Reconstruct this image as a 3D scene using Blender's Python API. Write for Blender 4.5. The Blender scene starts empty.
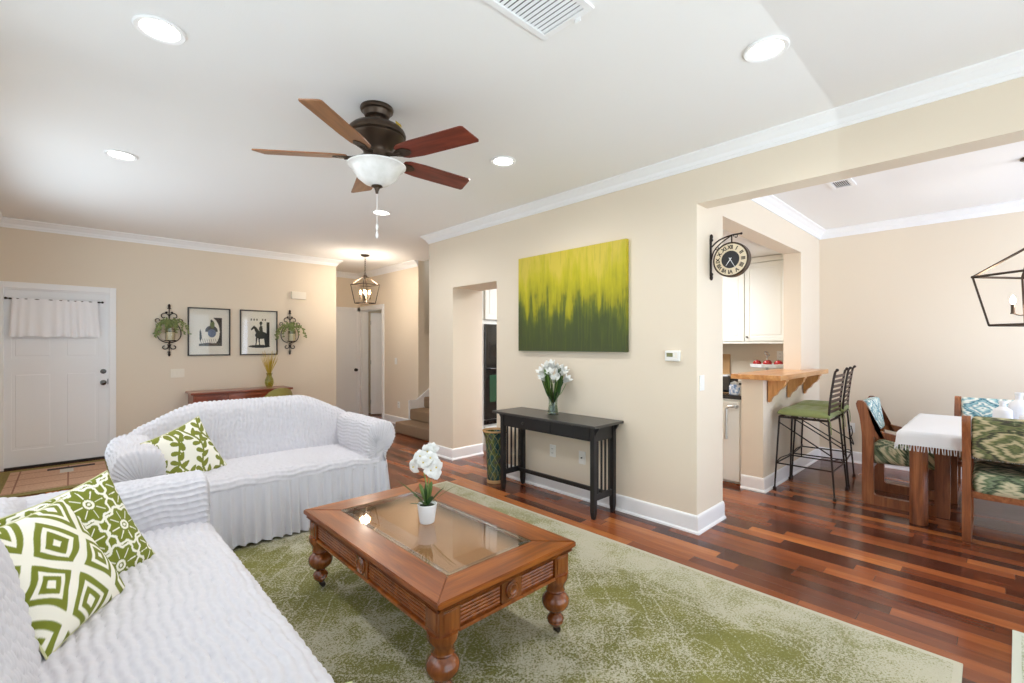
import bpy, bmesh, math, random
import numpy as np
from mathutils import Vector, Matrix, Euler
PI = math.pi
R = math.radians
random.seed(7)
SC = bpy.context.scene
COL = SC.collection

# ------------------------------------------------------------------ camera
cam_d = bpy.data.cameras.new('camera')
cam = bpy.data.objects.new('camera', cam_d)
COL.objects.link(cam)
cam_d.sensor_fit = 'HORIZONTAL'
cam_d.sensor_width = 36.0
cam_d.lens = 36.0 * 464.0 / 1024.0
cam_d.shift_y = 3.5 / 1024.0
cam_d.clip_start = 0.02
cam.location = (0, 0, 1.42)
cam.rotation_euler = (R(90), 0, R(46.5 - 90))
SC.camera = cam

# ------------------------------------------------------------------ light
SC.view_settings.view_transform = 'Standard'
SC.view_settings.look = 'None'
SC.view_settings.gamma = 1.0
SC.view_settings.use_curve_mapping = False
SC.view_settings.exposure = 1.12
try:
    SC.cycles.use_denoising = True
    SC.cycles.max_bounces = 10
    SC.cycles.diffuse_bounces = 6
    SC.cycles.glossy_bounces = 4
    SC.cycles.transparent_max_bounces = 12
    SC.cycles.sample_clamp_indirect = 6.0
    SC.cycles.caustics_reflective = False
    SC.cycles.caustics_refractive = False
except Exception:
    pass
world = bpy.data.worlds.new('daylight')
SC.world = world
world.use_nodes = True
world.node_tree.nodes['Background'].inputs[0].default_value = (0.78, 0.89, 1.0, 1)
world.node_tree.nodes['Background'].inputs[1].default_value = 1.25


def area(name, loc, rot, sx, sy, power, color=(1, 1, 1), spread=180):
    l = bpy.data.lights.new(name, 'AREA')
    l.shape = 'RECTANGLE'
    l.size, l.size_y = sx, sy
    l.energy = power
    l.color = color
    l.spread = R(spread)
    o = bpy.data.objects.new(name, l)
    o.location = loc
    o.rotation_euler = rot
    COL.objects.link(o)
    return o


# added uplights, unseen outside the openings, fill the ceiling, the sky adds the rest
area('ceiling_fill_living', (1.5, -3.4, .0), (R(180), 0, 0), 5.0, 3.6, 265, (0.82, 0.92, 1.0))
area('ceiling_fill_dining', (5.4, -4.6, .0), (R(180), 0, 0), 4.0, 3.4, 14, (0.78, 0.89, 1.0))
area('ceiling_fill_entry', (-2.2, 5.2, .0), (R(180), 0, 0), 2.8, 4.0, 58, (0.84, 0.93, 1.0))
area('sky_through_dining_slider', (5.3, -2.66, 1.2), (R(84), 0, R(-22)), 2.4, 2.2, 27, (0.58, 0.70, 1.0), 130)
# lamp of the kitchen ceiling, outside the view
area('kitchen_ceiling_lamp', (5.2, 3.3, 2.53), (0, 0, 0), 1.1, 1.1, 36, (0.95, 0.97, 1.0))

# ------------------------------------------------------------------ node helpers


class S:
    """a node socket with arithmetic"""
    def __init__(self, nt, s):
        self.nt, self.s = nt, s

    def m(self, op, b=None, c=None):
        n = self.nt.nodes.new('ShaderNodeMath')
        n.operation = op
        for i, v in enumerate((self, b, c)):
            if v is None:
                continue
            if isinstance(v, S):
                self.nt.links.new(v.s, n.inputs[i])
            else:
                n.inputs[i].default_value = v
        return S(self.nt, n.outputs[0])

    def __add__(s, b): return s.m('ADD', b)
    def __sub__(s, b): return s.m('SUBTRACT', b)
    def __mul__(s, b): return s.m('MULTIPLY', b)
    def __truediv__(s, b): return s.m('DIVIDE', b)
    def abs(s): return s.m('ABSOLUTE')
    def floor(s): return s.m('FLOOR')
    def fract(s): return s.m('FRACT')
    def sin(s): return s.m('SINE')
    def max(s, b): return s.m('MAXIMUM', b)
    def min(s, b): return s.m('MINIMUM', b)
    def gt(s, b): return s.m('GREATER_THAN', b)
    def lt(s, b): return s.m('LESS_THAN', b)

    def sstep(s, a, b):
        n = s.nt.nodes.new('ShaderNodeMapRange')
        n.interpolation_type = 'SMOOTHSTEP'
        s.nt.links.new(s.s, n.inputs[0])
        n.inputs[1].default_value = a
        n.inputs[2].default_value = b
        return S(s.nt, n.outputs[0])


def principled(name):
    m = bpy.data.materials.new(name)
    m.use_nodes = True
    return m, m.node_tree, m.node_tree.nodes['Principled BSDF']


def lin(c):
    """sRGB 0-255 to linear"""
    return tuple(((v / 255) / 12.92 if v / 255 <= .04045 else ((v / 255 + .055) / 1.055) ** 2.4) for v in c) + (1,)


def mat(name, rgb, rough=.5, metal=0, spec=.5, coat=0, var=0, vscale=8, bump=0, bscale=60, emit=0, trans=0, sheen=0):
    m, nt, b = principled(name)
    col = lin(rgb)
    b.inputs['Base Color'].default_value = col
    b.inputs['Roughness'].default_value = rough
    b.inputs['Metallic'].default_value = metal
    b.inputs['Specular IOR Level'].default_value = spec
    b.inputs['Coat Weight'].default_value = coat
    b.inputs['Coat Roughness'].default_value = .08
    b.inputs['Transmission Weight'].default_value = trans
    b.inputs['Sheen Weight'].default_value = sheen
    if emit:
        b.inputs['Emission Color'].default_value = col
        b.inputs['Emission Strength'].default_value = emit
    if var or bump:
        tc = nt.nodes.new('ShaderNodeTexCoord')
        nz = nt.nodes.new('ShaderNodeTexNoise')
        nz.inputs['Scale'].default_value = vscale
        nz.inputs['Detail'].default_value = 4
        nt.links.new(tc.outputs['Object'], nz.inputs['Vector'])
        if var:
            mx = nt.nodes.new('ShaderNodeMix')
            mx.data_type = 'RGBA'
            mx.inputs['A'].default_value = tuple(v * (1 - var) for v in col[:3]) + (1,)
            mx.inputs['B'].default_value = tuple(min(1, v * (1 + var)) for v in col[:3]) + (1,)
            nt.links.new(nz.outputs['Fac'], mx.inputs['Factor'])
            nt.links.new(mx.outputs['Result'], b.inputs['Base Color'])
        if bump:
            n2 = nt.nodes.new('ShaderNodeTexNoise')
            n2.inputs['Scale'].default_value = bscale
            nt.links.new(tc.outputs['Object'], n2.inputs['Vector'])
            bp = nt.nodes.new('ShaderNodeBump')
            bp.inputs['Strength'].default_value = bump
            bp.inputs['Distance'].default_value = .01
            nt.links.new(n2.outputs['Fac'], bp.inputs['Height'])
            nt.links.new(bp.outputs['Normal'], b.inputs['Normal'])
    return m


def obj_xyz(nt, kind='Object'):
    tc = nt.nodes.new('ShaderNodeTexCoord')
    sp = nt.nodes.new('ShaderNodeSeparateXYZ')
    nt.links.new(tc.outputs[kind], sp.inputs[0])
    return [S(nt, o) for o in sp.outputs]


def vec(nt, x, y, z=0.0):
    n = nt.nodes.new('ShaderNodeCombineXYZ')
    for i, v in enumerate((x, y, z)):
        if isinstance(v, S):
            nt.links.new(v.s, n.inputs[i])
        else:
            n.inputs[i].default_value = v
    return S(nt, n.outputs[0])


def noise(nt, v, scale, detail=3, rough=.5, dist=0):
    n = nt.nodes.new('ShaderNodeTexNoise')
    n.inputs['Scale'].default_value = scale
    n.inputs['Detail'].default_value = detail
    n.inputs['Roughness'].default_value = rough
    n.inputs['Distortion'].default_value = dist
    nt.links.new(v.s, n.inputs['Vector'])
    return S(nt, n.outputs['Fac'])


def white(nt, v):
    n = nt.nodes.new('ShaderNodeTexWhiteNoise')
    n.noise_dimensions = '3D'
    nt.links.new(v.s, n.inputs['Vector'])
    return S(nt, n.outputs['Value'])


def ramp(nt, f, stops, interp='LINEAR'):
    n = nt.nodes.new('ShaderNodeValToRGB')
    n.color_ramp.interpolation = interp
    e = n.color_ramp.elements
    while len(e) < len(stops):
        e.new(.5)
    for el, (p, c) in zip(e, stops):
        el.position = p
        el.color = lin(c)
    nt.links.new(f.s, n.inputs[0])
    return S(nt, n.outputs[0])


def mixc(nt, f, a, b, mode='MIX'):
    n = nt.nodes.new('ShaderNodeMix')
    n.data_type = 'RGBA'
    n.blend_type = mode
    for k, v in (('Factor', f), ('A', a), ('B', b)):
        if isinstance(v, S):
            nt.links.new(v.s, n.inputs[k])
        elif k == 'Factor':
            n.inputs[k].default_value = v
        else:
            n.inputs[k].default_value = lin(v)
    return S(nt, n.outputs['Result'])


def bumpn(nt, b, h, strength, dist=.005):
    n = nt.nodes.new('ShaderNodeBump')
    n.inputs['Strength'].default_value = strength
    n.inputs['Distance'].default_value = dist
    nt.links.new(h.s, n.inputs['Height'])
    nt.links.new(n.outputs['Normal'], b.inputs['Normal'])


def wood(name, dark, mid, light, axis=0, rough=.3, coat=.3, scale=1.0):
    """grain runs along the given object axis"""
    m, nt, b = principled(name)
    p = obj_xyz(nt)
    q = [p[i] * (1.6 if i == axis else 14.0) for i in range(3)]
    v = vec(nt, *q)
    n1 = noise(nt, v, 1.3 * scale, 5, .6, .8)
    q2 = [p[i] * (3 if i == axis else 90.0) for i in range(3)]
    n2 = noise(nt, vec(nt, *q2), 1.0 * scale, 3, .6)
    f = n1 * .75 + n2 * .25
    c = ramp(nt, f, [(.3, dark), (.5, mid), (.68, light)])
    nt.links.new(c.s, b.inputs['Base Color'])
    b.inputs['Roughness'].default_value = rough
    b.inputs['Coat Weight'].default_value = coat
    b.inputs['Coat Roughness'].default_value = .12
    return m


# ------------------------------------------------------------------ mesh helpers
def catmull(pts, n, closed=False):
    P = np.array(pts, float)
    k = len(P)
    out = []
    segs = k if closed else k - 1
    for i in range(segs):
        if closed:
            a, b, c, d = P[(i - 1) % k], P[i], P[(i + 1) % k], P[(i + 2) % k]
        else:
            a, b, c, d = P[max(i - 1, 0)], P[i], P[i + 1], P[min(i + 2, k - 1)]
        for t in np.linspace(0, 1, 12, endpoint=False):
            out.append(.5 * ((2 * b) + (-a + c) * t + (2 * a - 5 * b + 4 * c - d) * t ** 2 + (-a + 3 * b - 3 * c + d) * t ** 3))
    if closed:
        out.append(P[0])
    else:
        out.append(P[-1])
    out = np.array(out)
    s = np.r_[0, np.cumsum(np.linalg.norm(np.diff(out, axis=0), axis=1))]
    t = np.linspace(0, s[-1], n + 1 if closed else n)
    res = np.stack([np.interp(t, s, out[:, j]) for j in range(out.shape[1])], 1)
    return res[:-1] if closed else res


class MB:
    def __init__(s):
        s.bm = bmesh.new()

    def _add(s, tmp, M=None):
        if M is not None:
            bmesh.ops.transform(tmp, matrix=M, verts=tmp.verts)
        me = bpy.data.meshes.new('tmp')
        tmp.to_mesh(me)
        tmp.free()
        s.bm.from_mesh(me)
        bpy.data.meshes.remove(me)
        return s

    def box(s, c, d, bev=0, rot=None, seg=2, taper=None):
        t = bmesh.new()
        bmesh.ops.create_cube(t, size=1)
        for v in t.verts:
            v.co = Vector((v.co.x * d[0], v.co.y * d[1], v.co.z * d[2]))
            if taper and v.co.z < 0:
                v.co.x *= taper
                v.co.y *= taper
        if bev:
            bmesh.ops.bevel(t, geom=t.edges[:], offset=min(bev, min(d) * .45), segments=seg, affect='EDGES', profile=.6)
        M = Matrix.Translation(c)
        if rot:
            M = M @ Euler(rot).to_matrix().to_4x4()
        return s._add(t, M)

    def b2(s, x0, x1, y0, y1, z0, z1, bev=0):
        return s.box(((x0 + x1) / 2, (y0 + y1) / 2, (z0 + z1) / 2), (abs(x1 - x0), abs(y1 - y0), abs(z1 - z0)), bev)

    def cyl(s, p0, p1, r0, r1=None, seg=20):
        r1 = r0 if r1 is None else r1
        p0, p1 = Vector(p0), Vector(p1)
        t = bmesh.new()
        bmesh.ops.create_cone(t, cap_ends=True, segments=seg, radius1=r0, radius2=r1, depth=(p1 - p0).length)
        q = Vector((0, 0, 1)).rotation_difference(p1 - p0)
        return s._add(t, Matrix.Translation((p0 + p1) / 2) @ q.to_matrix().to_4x4())

    def sph(s, c, r, sc=(1, 1, 1), rot=None, seg=16):
        t = bmesh.new()
        bmesh.ops.create_uvsphere(t, u_segments=seg, v_segments=max(6, seg * 2 // 3), radius=r)
        M = Matrix.Translation(c)
        if rot:
            M = M @ Euler(rot).to_matrix().to_4x4()
        return s._add(t, M @ Matrix.Diagonal((*sc, 1)))

    def tube(s, pts, r, seg=8, closed=False, smooth=0):
        P = [Vector(p) for p in pts]
        if smooth:
            P = [Vector(p) for p in catmull([tuple(p) for p in P], smooth, closed)]
        n = len(P)
        rs = r if isinstance(r, (list, tuple, np.ndarray)) else [r] * n
        if len(rs) != n:
            rs = np.interp(np.linspace(0, 1, n), np.linspace(0, 1, len(rs)), rs)
        rings = []
        up = None
        for i in range(n):
            if closed:
                tg = (P[(i + 1) % n] - P[i - 1]).normalized()
            else:
                tg = (P[min(i + 1, n - 1)] - P[max(i - 1, 0)]).normalized()
            if up is None:
                a = Vector((0, 0, 1)) if abs(tg.z) < .9 else Vector((1, 0, 0))
                up = (a - tg * a.dot(tg)).normalized()
            else:
                up = (up - tg * up.dot(tg))
                up = up.normalized() if up.length > 1e-6 else tg.orthogonal().normalized()
            sd = tg.cross(up)
            rings.append([s.bm.verts.new(P[i] + (up * math.cos(a) + sd * math.sin(a)) * float(rs[i]))
                          for a in [2 * PI * k / seg for k in range(seg)]])
        for i in range(n if closed else n - 1):
            A, B = rings[i], rings[(i + 1) % n]
            for k in range(seg):
                s.bm.faces.new((A[k], A[(k + 1) % seg], B[(k + 1) % seg], B[k]))
        if not closed:
            s.bm.faces.new(rings[0][::-1])
            s.bm.faces.new(rings[-1])
        return s

    def lathe(s, prof, c=(0, 0, 0), seg=32, rot=None):
        t = bmesh.new()
        rings = []
        for r, z in prof:
            if r < 1e-5:
                rings.append([t.verts.new((0, 0, z))])
            else:
                rings.append([t.verts.new((r * math.cos(2 * PI * k / seg), r * math.sin(2 * PI * k / seg), z)) for k in range(seg)])
        for A, B in zip(rings, rings[1:]):
            for k in range(seg):
                k2 = (k + 1) % seg
                if len(A) == 1 and len(B) == 1:
                    continue
                if len(A) == 1:
                    t.faces.new((A[0], B[k2], B[k]))
                elif len(B) == 1:
                    t.faces.new((A[k], A[k2], B[0]))
                else:
                    t.faces.new((A[k], A[k2], B[k2], B[k]))
        bmesh.ops.recalc_face_normals(t, faces=t.faces[:])
        M = Matrix.Translation(c)
        if rot:
            M = M @ Euler(rot).to_matrix().to_4x4()
        return s._add(t, M)

    def prism(s, poly, d0, d1, plane='xz', bev=0):
        """extrude a 2-D outline; plane names the two axes of the outline"""
        t = bmesh.new()
        ax = {'x': 0, 'y': 1, 'z': 2}
        a, b = ax[plane[0]], ax[plane[1]]
        c = 3 - a - b

        def mk(d):
            r = []
            for p in poly:
                v = [0, 0, 0]
                v[a], v[b], v[c] = p[0], p[1], d
                r.append(t.verts.new(v))
            return r
        A, B = mk(d0), mk(d1)
        n = len(A)
        t.faces.new(A)
        t.faces.new(B[::-1])
        for i in range(n):
            t.faces.new((A[i], B[i], B[(i + 1) % n], A[(i + 1) % n]))
        bmesh.ops.recalc_face_normals(t, faces=t.faces[:])
        if bev:
            bmesh.ops.bevel(t, geom=t.edges[:], offset=bev, segments=2, affect='EDGES')
        return s._add(t)

    def strip(s, pts, widths, nrm=(0, 0, 1), fold=0.0):
        """leaf blade along a curve"""
        P = [Vector(p) for p in pts]
        n = len(P)
        rows = []
        for i in range(n):
            tg = (P[min(i + 1, n - 1)] - P[max(i - 1, 0)]).normalized()
            sd = tg.cross(Vector(nrm))
            sd = sd.normalized() if sd.length > 1e-5 else tg.orthogonal().normalized()
            up = sd.cross(tg)
            w = widths[i]
            rows.append([s.bm.verts.new(P[i] - sd * w + up * fold * w), s.bm.verts.new(P[i]), s.bm.verts.new(P[i] + sd * w + up * fold * w)])
        for a, b in zip(rows, rows[1:]):
            s.bm.faces.new((a[0], a[1], b[1], b[0]))
            s.bm.faces.new((a[1], a[2], b[2], b[1]))
        return s

    def grid(s, P, closed=False, cap=False):
        """P: (rows, cols, 3) array; closed joins the columns"""
        n, m = P.shape[:2]
        V = [[s.bm.verts.new(P[i, j]) for j in range(m)] for i in range(n)]
        for i in range(n - 1):
            for j in range(m if closed else m - 1):
                j2 = (j + 1) % m
                s.bm.faces.new((V[i][j], V[i][j2], V[i + 1][j2], V[i + 1][j]))
        if cap:
            s.bm.faces.new(V[0][::-1])
            s.bm.faces.new(V[-1])
        return s

    def build(s, name, m, parent=None, smooth=True, angle=38, loc=None, rot=None):
        me = bpy.data.meshes.new(name)
        bmesh.ops.recalc_face_normals(s.bm, faces=s.bm.faces[:])
        s.bm.to_mesh(me)
        s.bm.free()
        if smooth and len(me.polygons):
            me.polygons.foreach_set('use_smooth', [True] * len(me.polygons))
            me.set_sharp_from_angle(angle=R(angle))
        o = bpy.data.objects.new(name, me)
        COL.objects.link(o)
        me.materials.append(m)
        if smooth and len(me.vertices) < 4000:
            wn = o.modifiers.new('weighted_normal', 'WEIGHTED_NORMAL')
            wn.keep_sharp = True
        if parent is not None:
            o.parent = parent
        if loc:
            o.location = loc
        if rot:
            o.rotation_euler = rot
        return o


def tag(o, label, cat, group=None, kind=None):
    o['label'] = label
    o['category'] = cat
    if group:
        o['group'] = group
    if kind:
        o['kind'] = kind
    return o


def thing(name, label, cat, loc=(0, 0, 0), rz=0, group=None):
    o = bpy.data.objects.new(name, None)
    o.empty_display_size = .1
    COL.objects.link(o)
    o.location = loc
    o.rotation_euler = (0, 0, rz)
    return tag(o, label, cat, group)


def struct(o):
    o['kind'] = 'structure'
    return o


def copy_tree(o, parent=None):
    c = o.copy()
    COL.objects.link(c)
    if parent is not None:
        c.parent = parent
    for ch in [x for x in COL.objects if x.parent == o]:
        copy_tree(ch, c)
    return c


def text(name, body, size, m, parent, loc, rot, depth=.001, align='CENTER', offset=0.0):
    cu = bpy.data.curves.new(name, 'FONT')
    cu.body = body
    cu.size = size
    cu.extrude = depth
    cu.align_x = align
    cu.align_y = 'CENTER'
    cu.offset = offset
    tmp = bpy.data.objects.new('tmp_text', cu)
    COL.objects.link(tmp)
    bpy.context.view_layer.update()
    me = bpy.data.meshes.new_from_object(tmp.evaluated_get(bpy.context.evaluated_depsgraph_get()))
    bpy.data.objects.remove(tmp)
    bpy.data.curves.remove(cu)
    me.name = name
    me.materials.clear()
    me.materials.append(m)
    o = bpy.data.objects.new(name, me)
    COL.objects.link(o)
    o.parent = parent
    o.location = loc
    o.rotation_euler = rot
    return o


def paint(o, fn, name='pattern'):
    """surface pattern: fn maps the (n,3) local coordinates to (n,3) sRGB colours"""
    me = o.data
    n = len(me.vertices)
    co = np.empty(n * 3)
    me.vertices.foreach_get('co', co)
    c = np.asarray(fn(co.reshape(n, 3)), float) / 255
    c = np.where(c <= .04045, c / 12.92, ((c + .055) / 1.055) ** 2.4)
    a = me.color_attributes.new(name, 'FLOAT_COLOR', 'POINT')
    a.data.foreach_set('color', np.c_[c, np.ones(n)].astype(np.float32).ravel())


def attr_mat(name, rough=.85, bump=0, bscale=400, coat=0):
    m, nt, b = principled(name)
    n = nt.nodes.new('ShaderNodeVertexColor')
    n.layer_name = 'pattern'
    nt.links.new(n.outputs[0], b.inputs['Base Color'])
    b.inputs['Roughness'].default_value = rough
    b.inputs['Coat Weight'].default_value = coat
    if bump:
        p = obj_xyz(nt)
        bumpn(nt, b, noise(nt, vec(nt, *p), bscale, 2), bump, .003)
    return m


# ------------------------------------------------------------------ materials
M = {}
M['wall'] = mat('beige_wall_paint', (232, 219, 199), .75, spec=.25, bump=.06, bscale=220)
M['ceil'] = mat('white_ceiling_paint', (243, 242, 240), .85, spec=.2, bump=.08, bscale=160)
M['trim'] = mat('white_trim_paint', (246, 246, 246), .35, spec=.4)
M['door'] = mat('white_door_paint', (244, 245, 246), .4, spec=.4)
M['cabinet'] = mat('cream_cabinet_paint', (240, 240, 233), .4, spec=.4)
M['bronze'] = mat('dark_bronze', (78, 65, 54), .38, .75, var=.15)
M['iron'] = mat('black_wrought_iron', (56, 47, 42), .5, .6)
M['steel'] = mat('brushed_steel', (190, 190, 188), .28, 1)
M['chrome'] = mat('dark_nickel_knob', (95, 92, 88), .22, 1)
M['black'] = mat('black_painted_wood', (30, 28, 28), .45, coat=0, var=.1, vscale=30)
M['black_top'] = mat('worn_black_wood', (58, 55, 53), .36, coat=.2, var=.15, vscale=14)
M['oven'] = mat('black_oven_enamel', (22, 22, 23), .12, coat=.5)
M['oven_glass'] = mat('oven_window_glass', (48, 84, 62), .06, coat=.6)
M['cherry'] = wood('cherry_wood', (88, 38, 8), (132, 66, 16), (168, 94, 30), 1, .3, .2)
M['cherry_x'] = wood('cherry_wood_cross_grain', (88, 38, 8), (132, 66, 16), (168, 94, 30), 0, .3, .2)
M['cherry_z'] = wood('cherry_wood_turned', (80, 36, 10), (120, 60, 20), (154, 86, 34), 2, .22, .5)
M['oak'] = wood('brown_oak', (92, 48, 24), (136, 78, 42), (170, 108, 64), 2, .4, .2)
M['oak_h'] = wood('brown_oak_rail', (92, 48, 24), (136, 78, 42), (170, 108, 64), 1, .4, .2)
M['butcher'] = wood('honey_butcher_block', (172, 108, 54), (206, 146, 84), (228, 174, 112), 0, .3, .4)
M['corbel'] = wood('honey_corbel_wood', (172, 108, 54), (206, 146, 84), (224, 168, 104), 2, .4, .2)
M['blade_tan'] = wood('tan_walnut_blade', (120, 76, 42), (150, 100, 60), (172, 122, 80), 0, .4, .1)
M['blade_red'] = wood('redder_wood_blade', (84, 32, 20), (116, 48, 32), (140, 66, 46), 0, .35, .2)  # same grain recipe as the tan blades in a redder tone
M['mahogany'] = wood('mahogany_desk_wood', (92, 40, 22), (134, 64, 38), (168, 92, 58), 0, .3, .4)
M['white_cer'] = mat('white_ceramic', (244, 244, 244), .3, coat=.2)
M['matte_cer'] = mat('matte_white_ceramic', (222, 222, 224), .7)
M['slip'] = mat('white_stretch_slipcover', (208, 205, 209), .9, spec=.2, sheen=.15)
M['skirt'] = mat('white_gathered_skirt_cloth', (211, 209, 215), .9, spec=.2)
M['leaf'] = mat('green_leaf', (88, 118, 50), .5, var=.35, vscale=30)
M['leaf_dark'] = mat('dark_green_leaf', (48, 82, 34), .5, var=.3, vscale=30)
M['stem'] = mat('pale_green_stem', (126, 150, 80), .5, var=.2)
M['ivy'] = mat('olive_ivy_leaf', (122, 134, 76), .6, var=.4, vscale=40)
M['petal'] = mat('white_petal', (232, 232, 228), .6, var=.03)
M['pollen'] = mat('yellow_pollen', (212, 190, 60), .7)
M['straw'] = mat('dried_yellow_grass', (196, 168, 60), .7, var=.25, vscale=40)
M['candle'] = mat('cream_candle_wax', (240, 226, 190), .5)
M['plastic'] = mat('white_plastic', (240, 239, 234), .4)
M['almond'] = mat('beige_plastic', (242, 234, 218), .45)
M['dark'] = mat('dark_gap', (28, 26, 25), .7)
M['lcd'] = mat('grey_green_display', (128, 128, 84), .3)
M['green_cush'] = mat('olive_green_cushion', (142, 154, 98), .9, var=.12, vscale=20, sheen=.2, bump=.2, bscale=120)
M['velvet'] = mat('chartreuse_velvet', (150, 140, 70), .7, var=.15, sheen=.3)
M['carpet'] = mat('brown_stair_carpet', (150, 124, 98), 1, var=.25, vscale=60, bump=.8, bscale=300)
M['granite'] = mat('black_granite', (36, 34, 34), .15, var=.5, vscale=120)
M['bulb'] = mat('lit_candle_bulb', (255, 214, 150), .3, emit=12)
M['bulb_cool'] = mat('lit_chandelier_bulb', (255, 244, 226), .3, emit=14)
M['can_glow'] = mat('lit_downlight_lens', (255, 248, 236), .4, emit=7)
M['apple'] = mat('red_apple_skin', (168, 28, 30), .25, var=.35, vscale=14, coat=.3)
M['tan'] = mat('light_maple', (196, 154, 104), .5, var=.12, vscale=20)
M['white_cloth'] = mat('white_cotton_cloth', (226, 226, 228), .95, spec=.15, bump=.3, bscale=350)


def glass_mat(name, tint, refl=.08, rough=.02):
    m = bpy.data.materials.new(name)
    m.use_nodes = True
    nt = m.node_tree
    for n in list(nt.nodes):
        nt.nodes.remove(n)
    out = nt.nodes.new('ShaderNodeOutputMaterial')
    t = nt.nodes.new('ShaderNodeBsdfTransparent')
    t.inputs[0].default_value = lin(tint)
    g = nt.nodes.new('ShaderNodeBsdfGlossy')
    g.inputs['Roughness'].default_value = rough
    lw = nt.nodes.new('ShaderNodeLayerWeight')
    fr = nt.nodes.new('ShaderNodeMath')
    fr.operation = 'POWER'
    fr.inputs[1].default_value = 5.0
    nt.links.new(lw.outputs['Facing'], fr.inputs[0])
    a = nt.nodes.new('ShaderNodeMath')
    a.operation = 'ADD'
    a.use_clamp = True
    a.inputs[1].default_value = refl
    mx = nt.nodes.new('ShaderNodeMixShader')
    nt.links.new(fr.outputs[0], a.inputs[0])
    nt.links.new(a.outputs[0], mx.inputs[0])
    nt.links.new(t.outputs[0], mx.inputs[1])
    nt.links.new(g.outputs[0], mx.inputs[2])
    nt.links.new(mx.outputs[0], out.inputs[0])
    return m


M['glass_table'] = glass_mat('bevelled_table_glass', (246, 242, 236), .10)
M['glass_vase'] = glass_mat('clear_vase_glass', (236, 242, 236), .05)
M['glass_green'] = glass_mat('green_vase_glass', (234, 236, 200), .06)
M['glass_cup'] = glass_mat('hurricane_glass', (240, 240, 236), .05)


def floor_mat():
    m, nt, b = principled('red_brown_hardwood_planks')
    x, y, z = obj_xyz(nt)
    row = (x / .092).floor()
    off = white(nt, vec(nt, row, 3.7, 1.1))
    ln = off * .5 + .75
    t = (y + off * 7.3) / ln
    pl = t.floor()
    rnd = white(nt, vec(nt, row, pl, .5))
    rnd2 = white(nt, vec(nt, pl, row, 9.5))
    grain = noise(nt, vec(nt, x * 16.0 + rnd * 40.0, y * 1.4, rnd * 9.0), 1.6, 5, .62, .7)
    fine = noise(nt, vec(nt, x * 130.0, y * 4.0, rnd), 1.0, 2)
    f = rnd * .62 + grain * .30 + fine * .10
    c = ramp(nt, f, [(.16, (66, 33, 24)), (.38, (98, 50, 32)), (.56, (126, 66, 38)), (.72, (152, 84, 46)), (.88, (192, 120, 64))])
    fx = (x / .092).fract()
    fy = t.fract()
    gap = (fx.lt(.018) + fy.lt(.0025)).min(1.0)
    c2 = mixc(nt, gap * .65, c, (30, 12, 8))
    nt.links.new(c2.s, b.inputs['Base Color'])
    b.inputs['Specular IOR Level'].default_value = .5
    rr = grain * .08 + rnd2 * .06 + .12
    nt.links.new(rr.s, b.inputs['Roughness'])
    bumpn(nt, b, gap * -1.0, .25, .002)
    return m


M['floor'] = floor_mat()


def rug_mat(name, w, l, olive=(121, 119, 68), cream=(206, 200, 184), scale=1.0):
    """distressed oriental rug; object origin at the rug's centre"""
    m, nt, b = principled(name)
    x, y, z = obj_xyz(nt)
    p = vec(nt, x, y, 0.0)
    big = noise(nt, p, 1.3, 3, .55, .6)
    midn = noise(nt, p, 6.0, 4, .6, .5)
    fine = noise(nt, p, 85.0, 3, .65)
    fine2 = noise(nt, vec(nt, x + 7.0, y, 0.0), 190.0, 2, .6)
    dx = x.abs() * -1.0 + w / 2
    dy = y.abs() * -1.0 + l / 2
    d = dx.min(dy)                      # distance to the edge
    ax = (x.abs() + (midn - .5) * .10)
    ay = (y.abs() + (big - .5) * .15)
    dia = (ax * .9 + ay * .75)
    lines = ((dia * 3.4).fract() - .5).abs().lt(.022)
    gx = (((x + (midn - .5) * .07) * 2.3).fract() - .5).abs()
    gy = (((y + (big - .5) * .10) * 2.3).fract() - .5).abs()
    orn = ((gx + gy) - .42).abs().lt(.018)
    orn2 = ((gx.max(gy)) - .15).abs().lt(.016)
    vo = nt.nodes.new('ShaderNodeTexVoronoi')
    vo.inputs['Scale'].default_value = 6.0
    vo.feature = 'DISTANCE_TO_EDGE'
    nt.links.new(vec(nt, x + (midn - .5) * .3, y + (midn - .5) * .3, 0.0).s, vo.inputs['Vector'])
    vein = S(nt, vo.outputs['Distance']).lt(.022)
    pat = lines.max(orn).max(orn2).max(vein * big.gt(.5))
    bl = ((d * 11.0).fract() - .5).abs().lt(.10) * d.lt(.44)
    edge = d.lt(.03)
    fade = (fine * .55 + fine2 * .45)
    worn = (midn * .5 + big * .5)
    border = d.sstep(.55, .02)
    lim = fade + (worn - .5) * .75 + border * .055
    speck = lim.sstep(.495, .56)
    on = (pat.max(bl) * (fade + (worn - .5) * .5).sstep(.44, .52) * .9).max(speck * .85).max(edge)
    shade = noise(nt, p, 2.2, 3, .6)
    ol = ramp(nt, shade * .55 + fine * .45, [(.3, tuple(int(v * .80) for v in olive)), (.5, olive), (.72, tuple(min(255, int(v * 1.18)) for v in olive))])
    pale = mixc(nt, border * .45, ol, (172, 170, 136))
    c = mixc(nt, on * .72, pale, cream)
    nt.links.new(c.s, b.inputs['Base Color'])
    b.inputs['Roughness'].default_value = 1
    b.inputs['Specular IOR Level'].default_value = .1
    bumpn(nt, b, fine2 + on * .3, .5, .004)
    return m


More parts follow.
